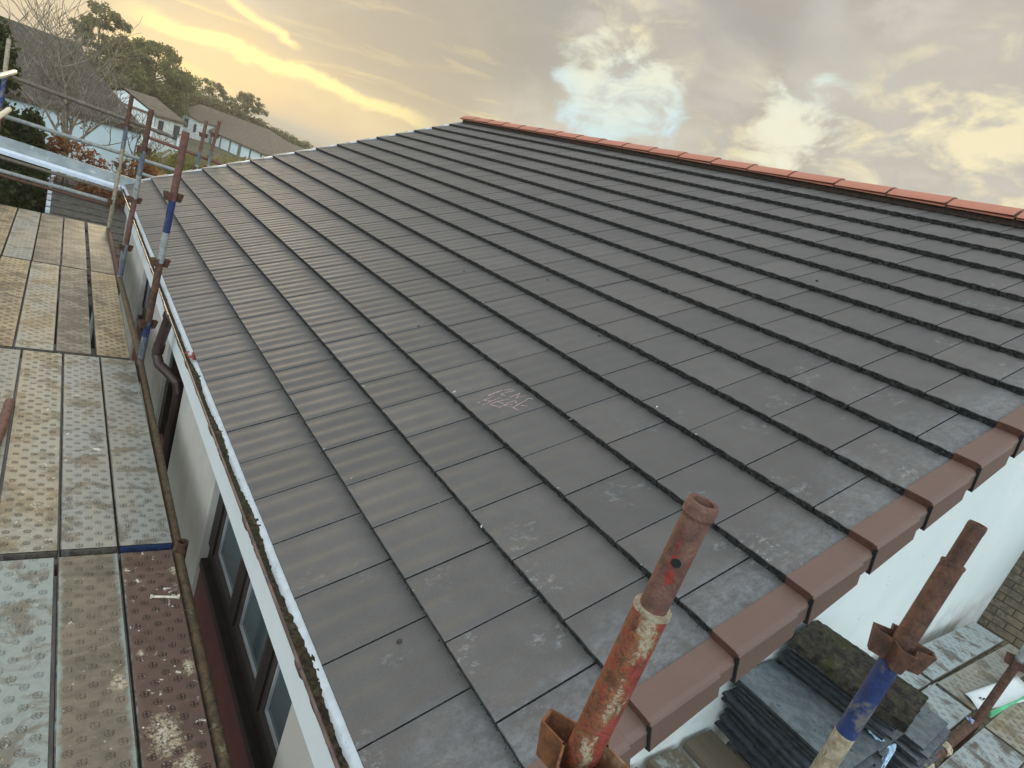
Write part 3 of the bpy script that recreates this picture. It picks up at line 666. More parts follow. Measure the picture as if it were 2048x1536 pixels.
S2 = [((2.02, .10, 4.15, .115), 'silver steel board against the gable wall, under the tile stacks', B_side), ((2.02, -.145, 4.15, -.135), 'silver steel board under the near half of the tile stacks', B_side),
      ((4.20, .115, 5.86, .10), 'silver-blue steel board ending at the brick wall beside the gable wall', B_side), ((4.20, -.135, 5.86, -.165), 'brownish steel board under the white sheet, beside the rusty post', B_tan2),
      ((2.02, -.455, 4.06, -.455), 'grey dimpled steel board on the camera side of the roped tube', B_side), ((4.09, -.455, 6.2, -.455), 'tan steel board at the right edge of the photo, past the rusty post', B_tan),
      ((2.02, -.69, 4.06, -.69), 'steel board at the outer edge of the gable platform', B_side)]
for (x0, y0, x1, y1), lab, m_ in S2: board(x0, y0, x1, y1, Z, .232, m_, lab, GB2)
GB3 = 'weathered planks at the corner of the gable platform'
def f_plank(n):
    o = n.obj(); a = n.noise(n.scale(o, (14., 1.2, 14.)), 1., 5, .65, .4); b = n.noise(o, 12, 5, .7); r = n.orand()
    c = n.mix(a, (.075, .058, .040), (.18, .145, .10)); c = n.mix(n.step(b, .5, .62)*r, c, (.30, .34, .30)); return {'Base Color': c, 'Roughness': .9, 'Normal': n.bump(a+b, .6, .004)}
M_plank = material('weathered_plank', f_plank)
for i, (x, lab) in enumerate([(.86, 'plank nearest the house corner under the roof verge'), (1.10, 'mossy grey plank below the rusty post'), (1.34, 'flaky green-grey plank second from the brown plank'), (1.585, 'narrow mossy plank beside the brown plank'), (1.855, 'bare brown plank next to the tile stacks')]):
    mb = MB(); mb.box((-.105, -.55, -.038), (.105, .60, 0)); o = mb.build('plank', M_plank, None, None, .003)
    o.location = (x, -.32, Z+.012*(i % 2)+(.03 if i == 4 else 0)); o.rotation_euler = (0, 0, rad((-2, 1, 2, -1, 1)[i])); tag(o, lab, 'plank', GB3)
# hex bolt lying on the rust-brown board
mb = MB(); mb.tube([(-.05, 0, .007), (.045, 0, .007)], .0055, 10); mb.tube([(.045, 0, .009), (.054, 0, .009)], .0105, 6, smooth=False); mb.tube([(-.056, 0, .008), (-.048, 0, .008)], .009, 6, smooth=False)
o = mb.build('bolt', simple('cement_covered_steel', (.62, .56, .44), .6, var=.3, sc=80)); o.location = (-.205, 1.655, Z); o.rotation_euler = (0, 0, rad(-12)); tag(o, 'cream coated bolt lying across the rust-brown board', 'bolt')
mb = MB(); mb.tube([(-.815, 3.44, Z+.026), (-.835, 3.09, Z+.026), (-.93, 1.9, Z+.026)], .0245, 18)
tag(mb.build('steel_tube', M_rustp), 'short brown steel tube lying on the boards at the left edge', 'tube')

# ------------------------------------------------------------------ scaffold frame
sc = empty('scaffold', (0, 0, -2.5), 'rusty tube scaffold with standards, edge tubes and guard rails around the house corner', 'scaffold')
def pocket(M, mat, par, s=1.):          # one pressed wedge pocket: a tapered U open at the top
    mb = MB(); t = .004
    for (w0, d0, z0, w1, d1, z1) in ((.018, .034, -.03*s, .027, .046, .03*s),):
        outer0 = [(0, -w0, z0), (d0, -w0*.55, z0), (d0, w0*.55, z0), (0, w0, z0)]; outer1 = [(0, -w1, z1), (d1, -w1*.6, z1), (d1, w1*.6, z1), (0, w1, z1)]
        inn0 = [(0, -w0+t, z0), (d0-t, -w0*.55+t*.6, z0), (d0-t, w0*.55-t*.6, z0), (0, w0-t, z0)]; inn1 = [(0, -w1+t, z1), (d1-t, -w1*.6+t*.6, z1), (d1-t, w1*.6-t*.6, z1), (0, w1-t, z1)]
        mb.add(outer0+outer1, [(j, j+1, 5+j, 4+j) for j in range(3)]); mb.add(inn0+inn1, [(j, j+1, 5+j, 4+j)[::-1] for j in range(3)])
        mb.add(outer1+inn1, [(j, j+1, 5+j, 4+j) for j in range(3)]); mb.add(outer0+inn0, [(j, j+1, 5+j, 4+j)[::-1] for j in range(3)])
    o = mb.build('wedge_pocket', mat, None); o.data.transform(M); o.parent = par; return o
def standard(base, top, mats, bands, nodes, zbase=-2.5, r=.02415, rot=0., clipmat=None, spig=None, hole=None, nside=4, label=None):
    base, top = Vector(base), Vector(top); d = (top-base).normalized()
    def at(z): return base + d*((z-base.z)/d.z)
    zs = [zbase]+[b for b, _ in bands]; mi = [m for _, m in bands]; pts = [at(zs[0])]; ms = []; rs = [r]
    for i in range(1, len(zs)): pts.append(at(zs[i])); ms.append(mi[i-1]); rs.append(r)
    mb = MB()
    if spig:
        ztop, r2, ms2, rim = spig
        mb.tube(pts, rs, 28, ms); mb.tube([at(zs[-1]-.004), at(zs[-1]+.0025)], r*1.045, 28, 4 if ms2 == 6 else ms2)
        e = ztop
        mb.tube([at(zs[-1]+.001), at(e-.022), at(e-.017), at(e-.006), at(e)], [r2, r2, rim, rim, rim*.93], 28, ms2, inner=r2*.74)
    else: mb.tube(pts, rs, 20, ms, inner=r*.86)
    P = child(sc, mb, 'standard', mats)
    if label: P['label'] = label
    for z in nodes:
        c = at(z)
        for q in range(nside):
            a = rot + q*2*math.pi/nside
            M = Matrix.Translation(c) @ Matrix.Rotation(a, 4, 'Z') @ Matrix.Translation((r*.9, 0, 0)); pocket(M, clipmat or mats[0], P)
    if hole:
        z, a = hole; c = at(z); dd = Vector((math.cos(a), math.sin(a), 0)); m2 = MB(); m2.tube([c+dd*(spig[1]-.004), c+dd*(spig[1]+.0005)], .0062, 16); o = sub(P, m2, 'pin_hole', M_gap)
    return P
MATS = [M_rust, M_blue, M_galv, M_bluegrey, M_splat, M_redpole, M_rustp, M_rustp]
def atd(x, y, dep):
    return Vector(RC.T @ (np.array([x-1024, y-768, 1212.45])/1212.45*dep)) + Vector((-.7414, -.6685, 1.3913))
N0, N1 = Vector((-.1113, -.3074, .690)), Vector((-.0905, -.2934, 1.142))
N0, N1 = atd(1150, 1536, .866), atd(1408, 1004, .745)
standard(N0, N1, MATS, [(-.2, 2), (.975, 5)], [.705, .21, -.285], spig=(N1.z, .0186, 6, .0208), hole=(1.055, rad(215)), rot=rad(24), clipmat=M_redfl, label='thick red-painted flaking post with a narrower rusty top section')
Q0, Q1 = atd(1668, 1502, 1.52), atd(1957, 1048, 1.345)
zc_ = atd(1908, 1128, 1.375).z; zn = atd(1800, 1300, 1.44).z
standard(Q0, Q1, MATS, [(-.55, 4), (atd(1705, 1470, 1.505).z, 4), (zn-.03, 1), (zc_, 0)], [zn, zn-.495, zn-.99], spig=(Q1.z, .0186, 0, .0192), rot=rad(30), label='rusty post with a blue-painted band below its wedge pockets')
standard((4.04, -.30, -.6), (4.12, -.30, .9), MATS, [(-.6, 0), (-.12, 0), (.9, 2)], [-.135, .36], rot=rad(10))
def lean(bx, by, tx, ty, dt): return (bx, by, -.6), tuple(atd(tx, ty, dt))
b_, t_ = lean(-.085, 4.41, 372.5, 262, 4.23); P1 = standard(b_, t_, MATS, [(-1.0, 0), (-.42, 3), (-.30, 1), (.17, 0), (.40, 2), (.64, 1), (1.125, 6)], [-.32, .17, .665], rot=rad(20), nside=2, clipmat=M_rust)
P1['label'] = 'far post with two blue bands rising past the gutter, nearest of the far three'
b_, t_ = lean(-.115, 6.54, 303.5, 216, 5.78); standard(b_, t_, MATS, [(-.55, 2), (-.22, 3), (.25, 6), (.48, 2), (.72, 3), (1.12, 0)], [-.26, .235, .73], rot=rad(20), nside=2, clipmat=M_rust)
b_, t_ = lean(-.118, 8.85, 264.6, 188, 7.47); standard(b_, t_, MATS, [(-.55, 2), (-.16, 4), (.46, 4), (.74, 3), (1.12, 0)], [-.23, .25, .73], rot=rad(20), nside=2, clipmat=M_rust)
standard((-1.315, 8.85, -.6), tuple(atd(16, 95, 7.6)), MATS, [(.45, 6), (.80, 1), (1.25, 4)], [.35, .85], rot=rad(20), nside=2)
standard((-1.35, -.3, -.6), (-1.35, -.3, 1.1), MATS, [(1.1, 0)], [.1, .6]); standard((-1.35, 4.4, -.6), (-1.36, 4.4, 1.1), MATS, [(.4, 1), (1.1, 0)], [.1, .6])
standard((-.10, 1.99, -1.), (-.10, 1.99, -.5), MATS, [(-.56, 0)], [], rot=0, nside=2)
def rail(pts, name, mat, r=.02415, lab=None):
    mb = MB(); mb.tube(pts, r, 18, 0); o = child(sc, mb, name, mat)
    if lab: o['label'] = lab
rail([(-.108, -.3, -.635), (-.112, 1.99, -.635)], 'edge_tube', M_pipe); rail([(-.108, 2.0, -.632), (-.09, 4.39, -.625)], 'edge_tube', M_pipe)
rail([(-.095, 4.42, -.585), (-.117, 6.52, -.585)], 'edge_tube', M_pipe); rail([(-.117, 6.55, -.585), (-.122, 8.83, -.585)], 'edge_tube', M_rust)
rail([(-1.22, 8.92, .885), (.43, 8.92, .775)], 'guard_rail', M_rail); rail([(-1.25, 8.92, .44), (.53, 8.92, .365)], 'guard_rail', M_galv)
rail([(-1.385, 4.4, .83), (-1.33, 8.2, .86), (-1.215, 9.25, .935)], 'guard_rail', M_pale, .027); rail([(-1.385, 4.4, .33), (-1.36, 7.9, .36), (-1.215, 8.9, .53)], 'guard_rail', M_pale, .027)
rail([(-1.40, 8.90, -.02), (.10, 8.90, -.11)], 'ledger', M_rail, .02); rail([(-1.40, 8.88, -.17), (-.11, 8.88, -.24)], 'ledger', M_galv); rail([(-1.40, 8.88, -.22), (-.11, 8.88, -.29)], 'ledger', M_rust, .02)
rail([(1.7, -.30, -.60), (4.03, -.295, -.60)], 'ledger', M_rust, .026); rail([(.96, -.36, -.66), (4.2, -.20, -.67)], 'ledger', M_rust)
for y in (-.3, 1.99, 4.41, 6.54, 8.85): rail([(-1.35, y, -.67), (-.09, y, -.67)], 'transom', M_rust)
# upturned steel toe board across the end of the platform
tb = MB(); 
a, b = (-1.42, 9.05, .19), (.30, 9.05, .07)
def f_toe(n):
    o = n.obj(); x, y, z = n.xyz(o); a = n.noise(o, 11, 5, .7, .4); c = n.mix(n.step(n.noise(o, 5, 4, .6), .4, .6), (.23, .27, .28), (.31, .35, .35)); c = n.mix(n.step(a, .60, .66)*.8, c, (.55, .58, .56)); return {'Base Color': c, 'Roughness': .5, 'Metallic': .2, 'Normal': n.bump(a, .3, .003)}
M_toe = material('galvanised_sheet', f_toe); M_lipsheen = simple('sky_sheen_lip', (.62, .70, .80), .3, var=.06, sc=14)  # lip colour has the bluish-white sky reflection painted in
xs = (-1.42, .30); zz_ = (.20, .075)
tb.add([(xs[0], 9.10, zz_[0]), (xs[1], 9.10, zz_[1]), (xs[1], 9.02, zz_[1]-.12), (xs[0], 9.02, zz_[0]-.12), (xs[0], 9.115, zz_[0]), (xs[1], 9.115, zz_[1]), (xs[1], 9.035, zz_[1]-.14), (xs[0], 9.035, zz_[0]-.14)], [(0,3,2,1), (0,1,5,4), (4,5,6,7)])
tb.add([(xs[0], 9.02, zz_[0]-.12), (xs[1], 9.02, zz_[1]-.12), (xs[1], 8.965, zz_[1]-.145), (xs[0], 8.965, zz_[0]-.145), (xs[1], 8.965, zz_[1]-.185), (xs[0], 8.965, zz_[0]-.185)], [(0,3,2,1), (3,5,4,2)], 1)
o = tb.build('toe_board', [M_toe, M_lipsheen]); sm_ = o.modifiers.new('solid', 'SOLIDIFY'); sm_.thickness = .004
tag(o, 'galvanised toe board with white splashes across the far end of the platform', 'toe board')
# second scaffold beyond the far verge
s2 = empty('scaffold', (1.0, 10.2, -2.5), 'second tube scaffold with brown and blue posts standing beyond the far roof edge', 'scaffold')
for (x0, z0, x1, z1, y) in ((.93, .38, .945, 1.06, 10.), (1.08, .43, 1.115, 1.11, 10.)):
    mb = MB(); base = (x0-.045, y, -2.5); mb.tube([base, (x0, y, z0+.04), (x0+.004, y, z0+.24), (x1, y, z1-.02), (x1, y, z1+.02)], .02415, 16, [2, 3, 6, 6]); P = child(s2, mb, 'standard', MATS)
    for zz in (.28, .78): 
        for q in (0, 1): pocket(Matrix.Translation((x0+.01, y, z0+zz-.3)) @ Matrix.Rotation(q*math.pi+.3, 4, 'Z') @ Matrix.Translation((.02, 0, 0)), M_rust, P)
for z in (.50,): 
    mb = MB(); mb.tube([(.2, 10.06, z+.10), (1.35, 10.06, z+.02)], .024, 14); child(s2, mb, 'guard_rail', M_rustp)
mb = MB(); mb.tube([(.2, 10.06, .07), (1.0, 10.06, .02)], .024, 14); child(s2, mb, 'guard_rail', M_galv)
mb = MB(); mb.tube([(.45, 12.2, .62), (.78, 12.1, .55)], .024, 14); child(s2, mb, 'guard_rail', M_pale)

# ------------------------------------------------------------------ leaning roof tiles, mossy tile and scraps
def f_old(n):
    o = n.obj(); a = n.noise(o, 16, 5, .65, .5); b = n.noise(o, 90, 4, .7); r = n.orand()
    c = n.mix(n.step(a, .35, .65), (.080, .096, .108), (.155, .176, .188)); c = n.mix(n.step(b, .58, .70)*.6, c, (.33, .35, .36)); c = n.mix(n.step(n.noise(n.vmath('ADD', o, (3., 0., 0.)), 22, 4, .6), .64, .68), c, (.035, .040, .045)); c = n.mix(r*.3, c, (.07, .080, .090)); return {'Base Color': c, 'Roughness': .7, 'Normal': n.bump(b + a*2., .5, .003)}
M_old = material('old_grey_tile', f_old)
M_oedge = simple('old_tile_edge', (.028, .032, .036), .85, var=.5, sc=30)
def f_moss(n):
    o = n.obj(); a = n.noise(o, 20, 6, .75, .6); b = n.noise(o, 8, 4, .6); f = n.noise(o, 90, 4, .7)
    c = n.mix(n.step(a, .40, .60), (.014, .013, .010), (.070, .057, .038)); c = n.mix(n.step(b, .50, .62)*n.step(a, .4, .55), c, (.050, .054, .010)); c = n.mix(n.step(a, .60, .68)*.7, c, (.17, .15, .115)); return {'Base Color': c, 'Roughness': 1., 'Normal': n.bump(a*2.+f, 1., .012)}
M_moss = material('mossy_tile_face', f_moss)
def flat_tile(Wd, L, T=.012, top=0):
    mb = MB(); nx, ny = 10, 8
    g0 = [(-Wd/2+Wd*i/nx, -L/2+L*j/ny, .0007*math.sin(i*1.9)) for i in range(nx+1) for j in range(ny+1)]; g1 = [(p[0], p[1], p[2]-T) for p in g0]
    o = lambda i, j: i*(ny+1)+j
    mb.add(g0, [(o(i,j), o(i+1,j), o(i+1,j+1), o(i,j+1)) for i in range(nx) for j in range(ny)], top, True)
    mb.add(g1, [(o(i,j), o(i+1,j), o(i+1,j+1), o(i,j+1))[::-1] for i in range(nx) for j in range(ny)], 0, True)
    rim = [o(i,0) for i in range(nx+1)]+[o(nx,j) for j in range(1,ny+1)]+[o(i,ny) for i in range(nx-1,-1,-1)]+[o(0,j) for j in range(ny-1,0,-1)]
    k = len(rim); mb.add([g0[r] for r in rim]+[g1[r] for r in rim], [(q, (q+1) % k, k+(q+1) % k, k+q)[::-1] for q in range(k)], 2 if top else 1)
    for x in (-Wd/2+.05, 0, Wd/2-.07): mb.box((x, -L/2+.05, -T-.012), (x+.02, L/2-.08, -T+.001), 2 if top else 1)      # nibs and weather bars underneath
    return mb
random.seed(21)
ordn = ['first', 'second', 'third', 'fourth', 'fifth', 'sixth', 'seventh', 'eighth', 'ninth', 'tenth', 'eleventh', 'twelfth']
def stack(cx, cy, z0, dz, num, Wd, L, lab, grp, yaw0, fan, sx, tilt, toplab=None):
    src = None
    for i in range(num):
        if src is None: src = flat_tile(Wd, L).build('roof_tile', [M_old, M_oedge], None, None, .0012); o = src
        else: o = src.copy(); COL.objects.link(o)
        last = i == num-1
        j = 0 if last else 1
        o.matrix_world = Matrix.Translation((cx + sx*i + j*random.uniform(-.022, .022), cy + j*random.uniform(-.03, .03), z0 + dz*i)) @ Matrix.Rotation(yaw0 + fan*i + j*rad(random.uniform(-4, 4)), 4, 'Z') @ Matrix.Rotation(tilt + j*rad(random.uniform(-1.2, 1.2)), 4, 'Y') @ Matrix.Rotation(rad(random.uniform(-.5, .5)), 4, 'X')
        tag(o, toplab if last and toplab else lab % ordn[i], 'roof tile', grp)
ordn += ['thirteenth', 'fourteenth', 'fifteenth', 'sixteenth', 'seventeenth']
stack(2.19, .02, Z+.035, .0350, 11, .375, .52, '%s roof tile from the bottom of the stack nearest the roof verge', 'roof tiles in the stack nearest the verge', rad(-4), rad(.5), -.0135, rad(2), 'face-up grey roof tile with pitted dark marks on top of the nearest stack')
stack(2.47, .015, Z+.035, .0330, 15, .38, .50, '%s roof tile from the bottom of the stack under the mossy ridge tile', 'roof tiles in the stack under the mossy ridge tile', rad(3), rad(.1), -.003, rad(3), 'topmost plain roof tile directly under the mossy ridge tile')
stack(3.03, -.08, Z+.035, .0300, 8, .40, .42, '%s roof tile from the bottom of the low stack beside the roped tube', 'roof tiles in the low stack beside the roped tube', rad(-3), rad(.8), -.004, rad(-2), 'topmost roof tile of the low stack, dark and smooth, beside the roped tube')
mb = flat_tile(.42, .52, .040, 1); mb.v = [(p[0], p[1], p[2]+.055*(1-(p[0]/.21)**2)) for p in mb.v]; mt = mb.build('ridge_tile', [M_old, M_moss, M_moss]); dm = mt.modifiers.new('sub', 'SUBSURF'); dm.subdivision_type = 'SIMPLE'; dm.levels = dm.render_levels = 3
tx = bpy.data.textures.new('moss_lumps', 'CLOUDS'); tx.noise_scale = .030
dd = mt.modifiers.new('lumps', 'DISPLACE'); dd.texture = tx; dd.strength = .016; dd.mid_level = .5
mt.matrix_world = Matrix.Translation((2.415, .005, -.055)) @ Matrix.Rotation(rad(7), 4, 'Z') @ Matrix.Rotation(rad(3), 4, 'Y')
tag(mt, 'old curved ridge tile covered in dark green moss lying on top of the tile stacks', 'ridge tile')
# white sheet, green strap, blue scrap, rope
M_paper = simple('white_sheet', (.78, .82, .83), .5, var=.03, sc=9)
mb = MB(); c4 = [atd(1932, 1383, 1), atd(1958, 1419, 1), atd(2075, 1415, 1), atd(2030, 1352, 1)]
def onz(x, y, z):
    C_ = Vector((-.7414, -.6685, 1.3913)); d = Vector(raydir(x, y)); return C_ + d*((z-C_.z)/d.z)
pts = [onz(1930, 1387, Z+.01), onz(1960, 1421, Z+.01), onz(2090, 1395, Z+.01), onz(2035, 1353, Z+.025)]
nn_ = 8; g = []
for i in range(nn_+1):
    for j in range(nn_+1):
        s, t = i/nn_, j/nn_; p = pts[0].lerp(pts[1], s).lerp(pts[3].lerp(pts[2], s), t); p = p + Vector((0, 0, .006*math.sin(s*5+t*3))); g.append(p)
mb.add(g, [(i*(nn_+1)+j, (i+1)*(nn_+1)+j, (i+1)*(nn_+1)+j+1, i*(nn_+1)+j+1) for i in range(nn_) for j in range(nn_)], 0, True)
mb.box(tuple(pts[0].lerp(pts[1], .6).lerp(pts[3], .12) + Vector((0, 0, .008))), tuple(pts[0].lerp(pts[1], .6).lerp(pts[3], .12) + Vector((.03, .008, .010))), 1)
mb.box(tuple(pts[0].lerp(pts[1], .75).lerp(pts[3], .15) + Vector((0, 0, .008))), tuple(pts[0].lerp(pts[1], .75).lerp(pts[3], .15) + Vector((.04, .01, .010))), 1)
o = mb.build('plastic_sheet', [M_paper, M_gap]); q_ = o.modifiers.new('solid', 'SOLIDIFY'); q_.thickness = .001; tag(o, 'white sheet with small black marks lying on the boards behind the rusty post', 'sheet')
mb = MB()
for k in range(3):
    p0, p1 = onz(1981, 1434-k*5, Z+.02+.004*k), onz(2085, 1372+k*5, Z+.03); mb.tube([p0, p0.lerp(p1, .3)+Vector((0, 0, .006)), p0.lerp(p1, .65)+Vector((0, 0, .003*k)), p1], .006, 8)
tag(mb.build('strap', simple('green_plastic', (.12, .50, .27), .35, var=.2, sc=20)), 'bright green plastic strap on the boards beside the white sheet', 'strap')
random.seed(9); mb = MB()
a, b, c_ = onz(1738, 1462, -.20), onz(1780, 1496, -.27), onz(1762, 1532, -.34)
for k in range(7):
    o_ = Vector([random.uniform(-.012, .012) for _ in range(3)]); o2 = Vector([random.uniform(-.012, .012) for _ in range(3)])
    mb.tube([a+o_*.4, a.lerp(b, .5)+o2, b+o_, b+o2+Vector((0, 0, .012)), b.lerp(c_, .6)+o_, c_+o2], [.002, .004, .008, .009, .005, .002], 5)
tag(mb.build('plastic_scrap', simple('light_blue_film', (.38, .55, .72), .3, var=.3, sc=60)), 'crumpled light blue plastic strip stuck between the tile stacks', 'plastic')
mb = MB(); p = onz(1938, 1441, -.55)
for k in range(4): mb.tube([p + Vector((random.uniform(-.015, .015), random.uniform(-.02, .02), random.uniform(0, .02))) for _ in range(4)], .004, 5)
tag(mb.build('plastic_scrap', simple('pale_blue_tape', (.30, .36, .62), .4)), 'small scrap of blue tape at the foot of the rusty post', 'plastic')
random.seed(6)
for base, k0, rl in ((3.08, 7, 'longer frayed beige rope lashing wound round the brown tube'), (3.42, 4, 'shorter frayed rope lashing on the brown tube, closer to the rusty post')):
    pts = []; mb = MB()
    for t in range(k0*12+1):
        a = t/12*2*math.pi; rr_ = .034+.003*math.sin(t*1.7); pts.append((base + t*.0013 + .006*math.sin(t), -.297 + rr_*math.cos(a), -.60 + rr_*math.sin(a)))
    mb.tube(pts, .0075, 7)
    tag(mb.build('rope', bpy.data.materials.get('frayed_rope') or simple('frayed_rope', (.42, .36, .25), .95, var=.3, sc=60)), rl, 'rope', 'rope lashings on the brown tube')

# ------------------------------------------------------------------ lower roof beyond the far end
lowr = empty('outbuilding', (0, 11, -2.5), 'low outbuilding with a dark stepped tile roof beyond the end of the platform', 'outbuilding')
def f_low(n):
    o = n.obj(); a = n.noise(o, 12, 5, .7); b = n.noise(o, 90, 3, .7); c = n.mix(n.step(a, .4, .65), (.060, .055, .045), (.105, .095, .080)); return {'Base Color': c, 'Roughness': .85, 'Normal': n.bump(b, .5, .004)}
M_low = material('old_dark_tile', f_low)
mb = MB(); vb = MB(); k = 0
y, z = 8.95, -1.68
while y < 13.4:
    y1, z1 = y + .29, z + .055
    mb.add([(-.74, y, z), (1.9, y, z), (1.9, y1+.02, z1-.022), (-.74, y1+.02, z1-.022), (-.74, y, z-.035), (1.9, y, z-.035)], [(0,1,2,3), (4,5,1,0)])
    vb.box((-.80, y+.015, z-.035), (-.739, y1-.015, z+.012)); y, z = y1, z1
child(lowr, mb, 'roof', M_low); child(lowr, vb, 'verge', simple('white_verge', (.50, .56, .58), .8))
mb = MB(); mb.box((-.66, 9.45, -2.6), (1.8, 13.2, -1.75)); mb.box((-.66, 11.2, -1.75), (1.8, 13.2, -1.40)); child(lowr, mb, 'wall', M_dark)

# ------------------------------------------------------------------ vegetation
def leafmat(name, f):
    m = material(name, f); nt = m.node_tree; b = nt.nodes['Principled BSDF']; t = nt.nodes.new('ShaderNodeBsdfTranslucent'); mx = nt.nodes.new('ShaderNodeMixShader'); mx.inputs[0].default_value = .45
    nt.links.new(b.inputs['Base Color'].links[0].from_socket, t.inputs[0]); nt.links.new(b.outputs[0], mx.inputs[1]); nt.links.new(t.outputs[0], mx.inputs[2]); nt.links.new(mx.outputs[0], nt.nodes['Material Output'].inputs[0]); return m
def f_leaf(cols):
    def f(n):
        r = n.island(); c = n.mix(n.step(r, 0., .5), cols[0], cols[1]); c = n.mix(n.step(r, .6, 1.), c, cols[2])
        return {'Base Color': c, 'Roughness': .7, 'Specular IOR Level': .25}
    return f
L_conifer = leafmat('conifer_green', f_leaf([(.030, .045, .014), (.055, .070, .020), (.085, .095, .028)]))
L_olive = leafmat('olive_foliage', f_leaf([(.13, .145, .045), (.20, .20, .065), (.29, .26, .09)]))
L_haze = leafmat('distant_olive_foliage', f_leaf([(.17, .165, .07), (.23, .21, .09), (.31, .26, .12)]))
L_beech = leafmat('copper_beech_leaves', f_leaf([(.14, .055, .022), (.24, .10, .035), (.34, .17, .07)]))
L_yel = leafmat('yellow_green_leaves', f_leaf([(.09, .10, .02), (.17, .16, .035), (.24, .20, .06)]))
M_bark = simple('grey_bark', (.24, .205, .155), .95, var=.3, sc=14)
M_bark2 = simple('brown_bark', (.085, .062, .042), .95, var=.3, sc=14)
rng = np.random.default_rng(3)
def leaves(mb, cen, rad3, nleaf, size, shell=.35, flat=1.):
    cen = np.array(cen); r3 = np.array(rad3); d = rng.normal(size=(nleaf, 3)); d /= np.linalg.norm(d, axis=1)[:, None]
    rr = rng.random((nleaf, 1))**shell; P = cen + d*rr*r3
    a = rng.normal(size=(nleaf, 3)); a /= np.linalg.norm(a, axis=1)[:, None]; b = np.cross(a, rng.normal(size=(nleaf, 3))); b /= np.linalg.norm(b, axis=1)[:, None]
    s = size*(.6+.8*rng.random((nleaf, 1))); w = s*.55
    Q = np.stack([P-a*s, P-b*w, P+a*s, P+b*w], 1).reshape(-1, 3); mb.quads(Q.tolist())
def trunk_mesh(base, h, r, lean=(0, 0), nb=6, rs=random, spread=.45):
    mb = MB(); b = Vector(base); top = b + Vector((lean[0], lean[1], h)); tips = []
    mb.tube([b, b.lerp(top, .3)+Vector((r*.6, 0, 0)), b.lerp(top, .65), top], [r, r*.8, r*.5, r*.15], 8)
    for i in range(nb):
        t = .3 + .6*i/nb; p = b.lerp(top, t); a = rs.uniform(0, 6.28); L = h*spread*(1.1-t*.6)
        q = p + Vector((math.cos(a)*L*.8, math.sin(a)*L*.8, L*.7)); m_ = p.lerp(q, .5)+Vector((0, 0, -L*.08)); mb.tube([p, m_, q], [r*.4, r*.25, r*.06], 6); tips.append(q); tips.append(m_)
    tips.append(top); return mb, tips
def tree(name, base, h, cr, mat, label, cat, group=None, n=4500, size=.16, clumps=26, bark=None, r=.16, seed=1, zlo=.35, sq=1.):
    rs = random.Random(seed); root = empty(name, base, label, cat, group)
    mb, tips = trunk_mesh(base, h*.85, r, (rs.uniform(-.1, .1)*h*.3, 0), 8, rs); child(root, mb, 'trunk', bark or M_bark2)
    mb = MB(); b = Vector(base); per = n//clumps
    for i in range(clumps):
        a = rs.uniform(0, 6.28); t = rs.random(); z = zlo + (1-zlo)*t; rr = cr*math.sin(math.pi*min(.97, .18+.75*t))**.6*rs.uniform(.35, .95)
        c = b + Vector((math.cos(a)*rr, math.sin(a)*rr*sq, h*z)); s = cr*rs.uniform(.12, .25)
        leaves(mb, c, (s*.8, s*.8, s*.62), per, size*.8, .6)
    child(root, mb, 'crown', mat); return root
# conifer and copper hedge behind the platform
def conifer(base, h, r, label, seed, n=9000):
    rs = random.Random(seed); root = empty('conifer', base, label, 'tree', None); mb = MB(); mb.tube([base, (base[0], base[1], base[2]+h*.9)], [.10, .02], 8); child(root, mb, 'trunk', M_bark2)
    mb = MB(); b = Vector(base)
    for i in range(70):
        t = (i+.5)/70; rr = r*(1-t)**.55*rs.uniform(.65, 1.0); a = rs.uniform(0, 6.28)
        leaves(mb, b + Vector((math.cos(a)*rr*.7, math.sin(a)*rr*.7, h*(.03+t*.95))), (r*.32, r*.32, h*.07), n//70, .045, .5)
    child(root, mb, 'crown', L_conifer)
conifer((-1.62, 12.9, -2.55), 3.9, .62, 'dark green conifer behind the far end of the platform, left edge', 3)
conifer((-1.12, 13.0, -2.55), 2.75, .50, 'shorter dark conifer between the tall conifer and the copper hedge', 5, 7000)
root = empty('copper_hedge', (-.1, 13, -2.55), 'beech hedge with orange-brown autumn leaves behind the toe board', 'hedge')
mb = MB(); rs = random.Random(8)
for i in range(120):
    t = i/119; x = -.95 + 1.75*t; yb = 13.4 - .9*t; z = rs.uniform(-2.3, -.20 + .10*math.sin(t*9)); leaves(mb, (x+rs.uniform(-.1, .1), yb+rs.uniform(-.25, .25), z), (.20, .20, .20), 90, .034, .5)
child(root, mb, 'foliage', L_beech); mb = MB()
for i in range(26):
    x = -.95+1.75*i/25; yb = 13.4-.9*i/25; mb.tube([(x, yb, -2.55), (x+rs.uniform(-.1, .1), yb, -1.3), (x+rs.uniform(-.2, .2), yb+.05, -.35+rs.uniform(-.1, .15))], [.02, .014, .003], 5)
child(root, mb, 'stems', M_bark2)
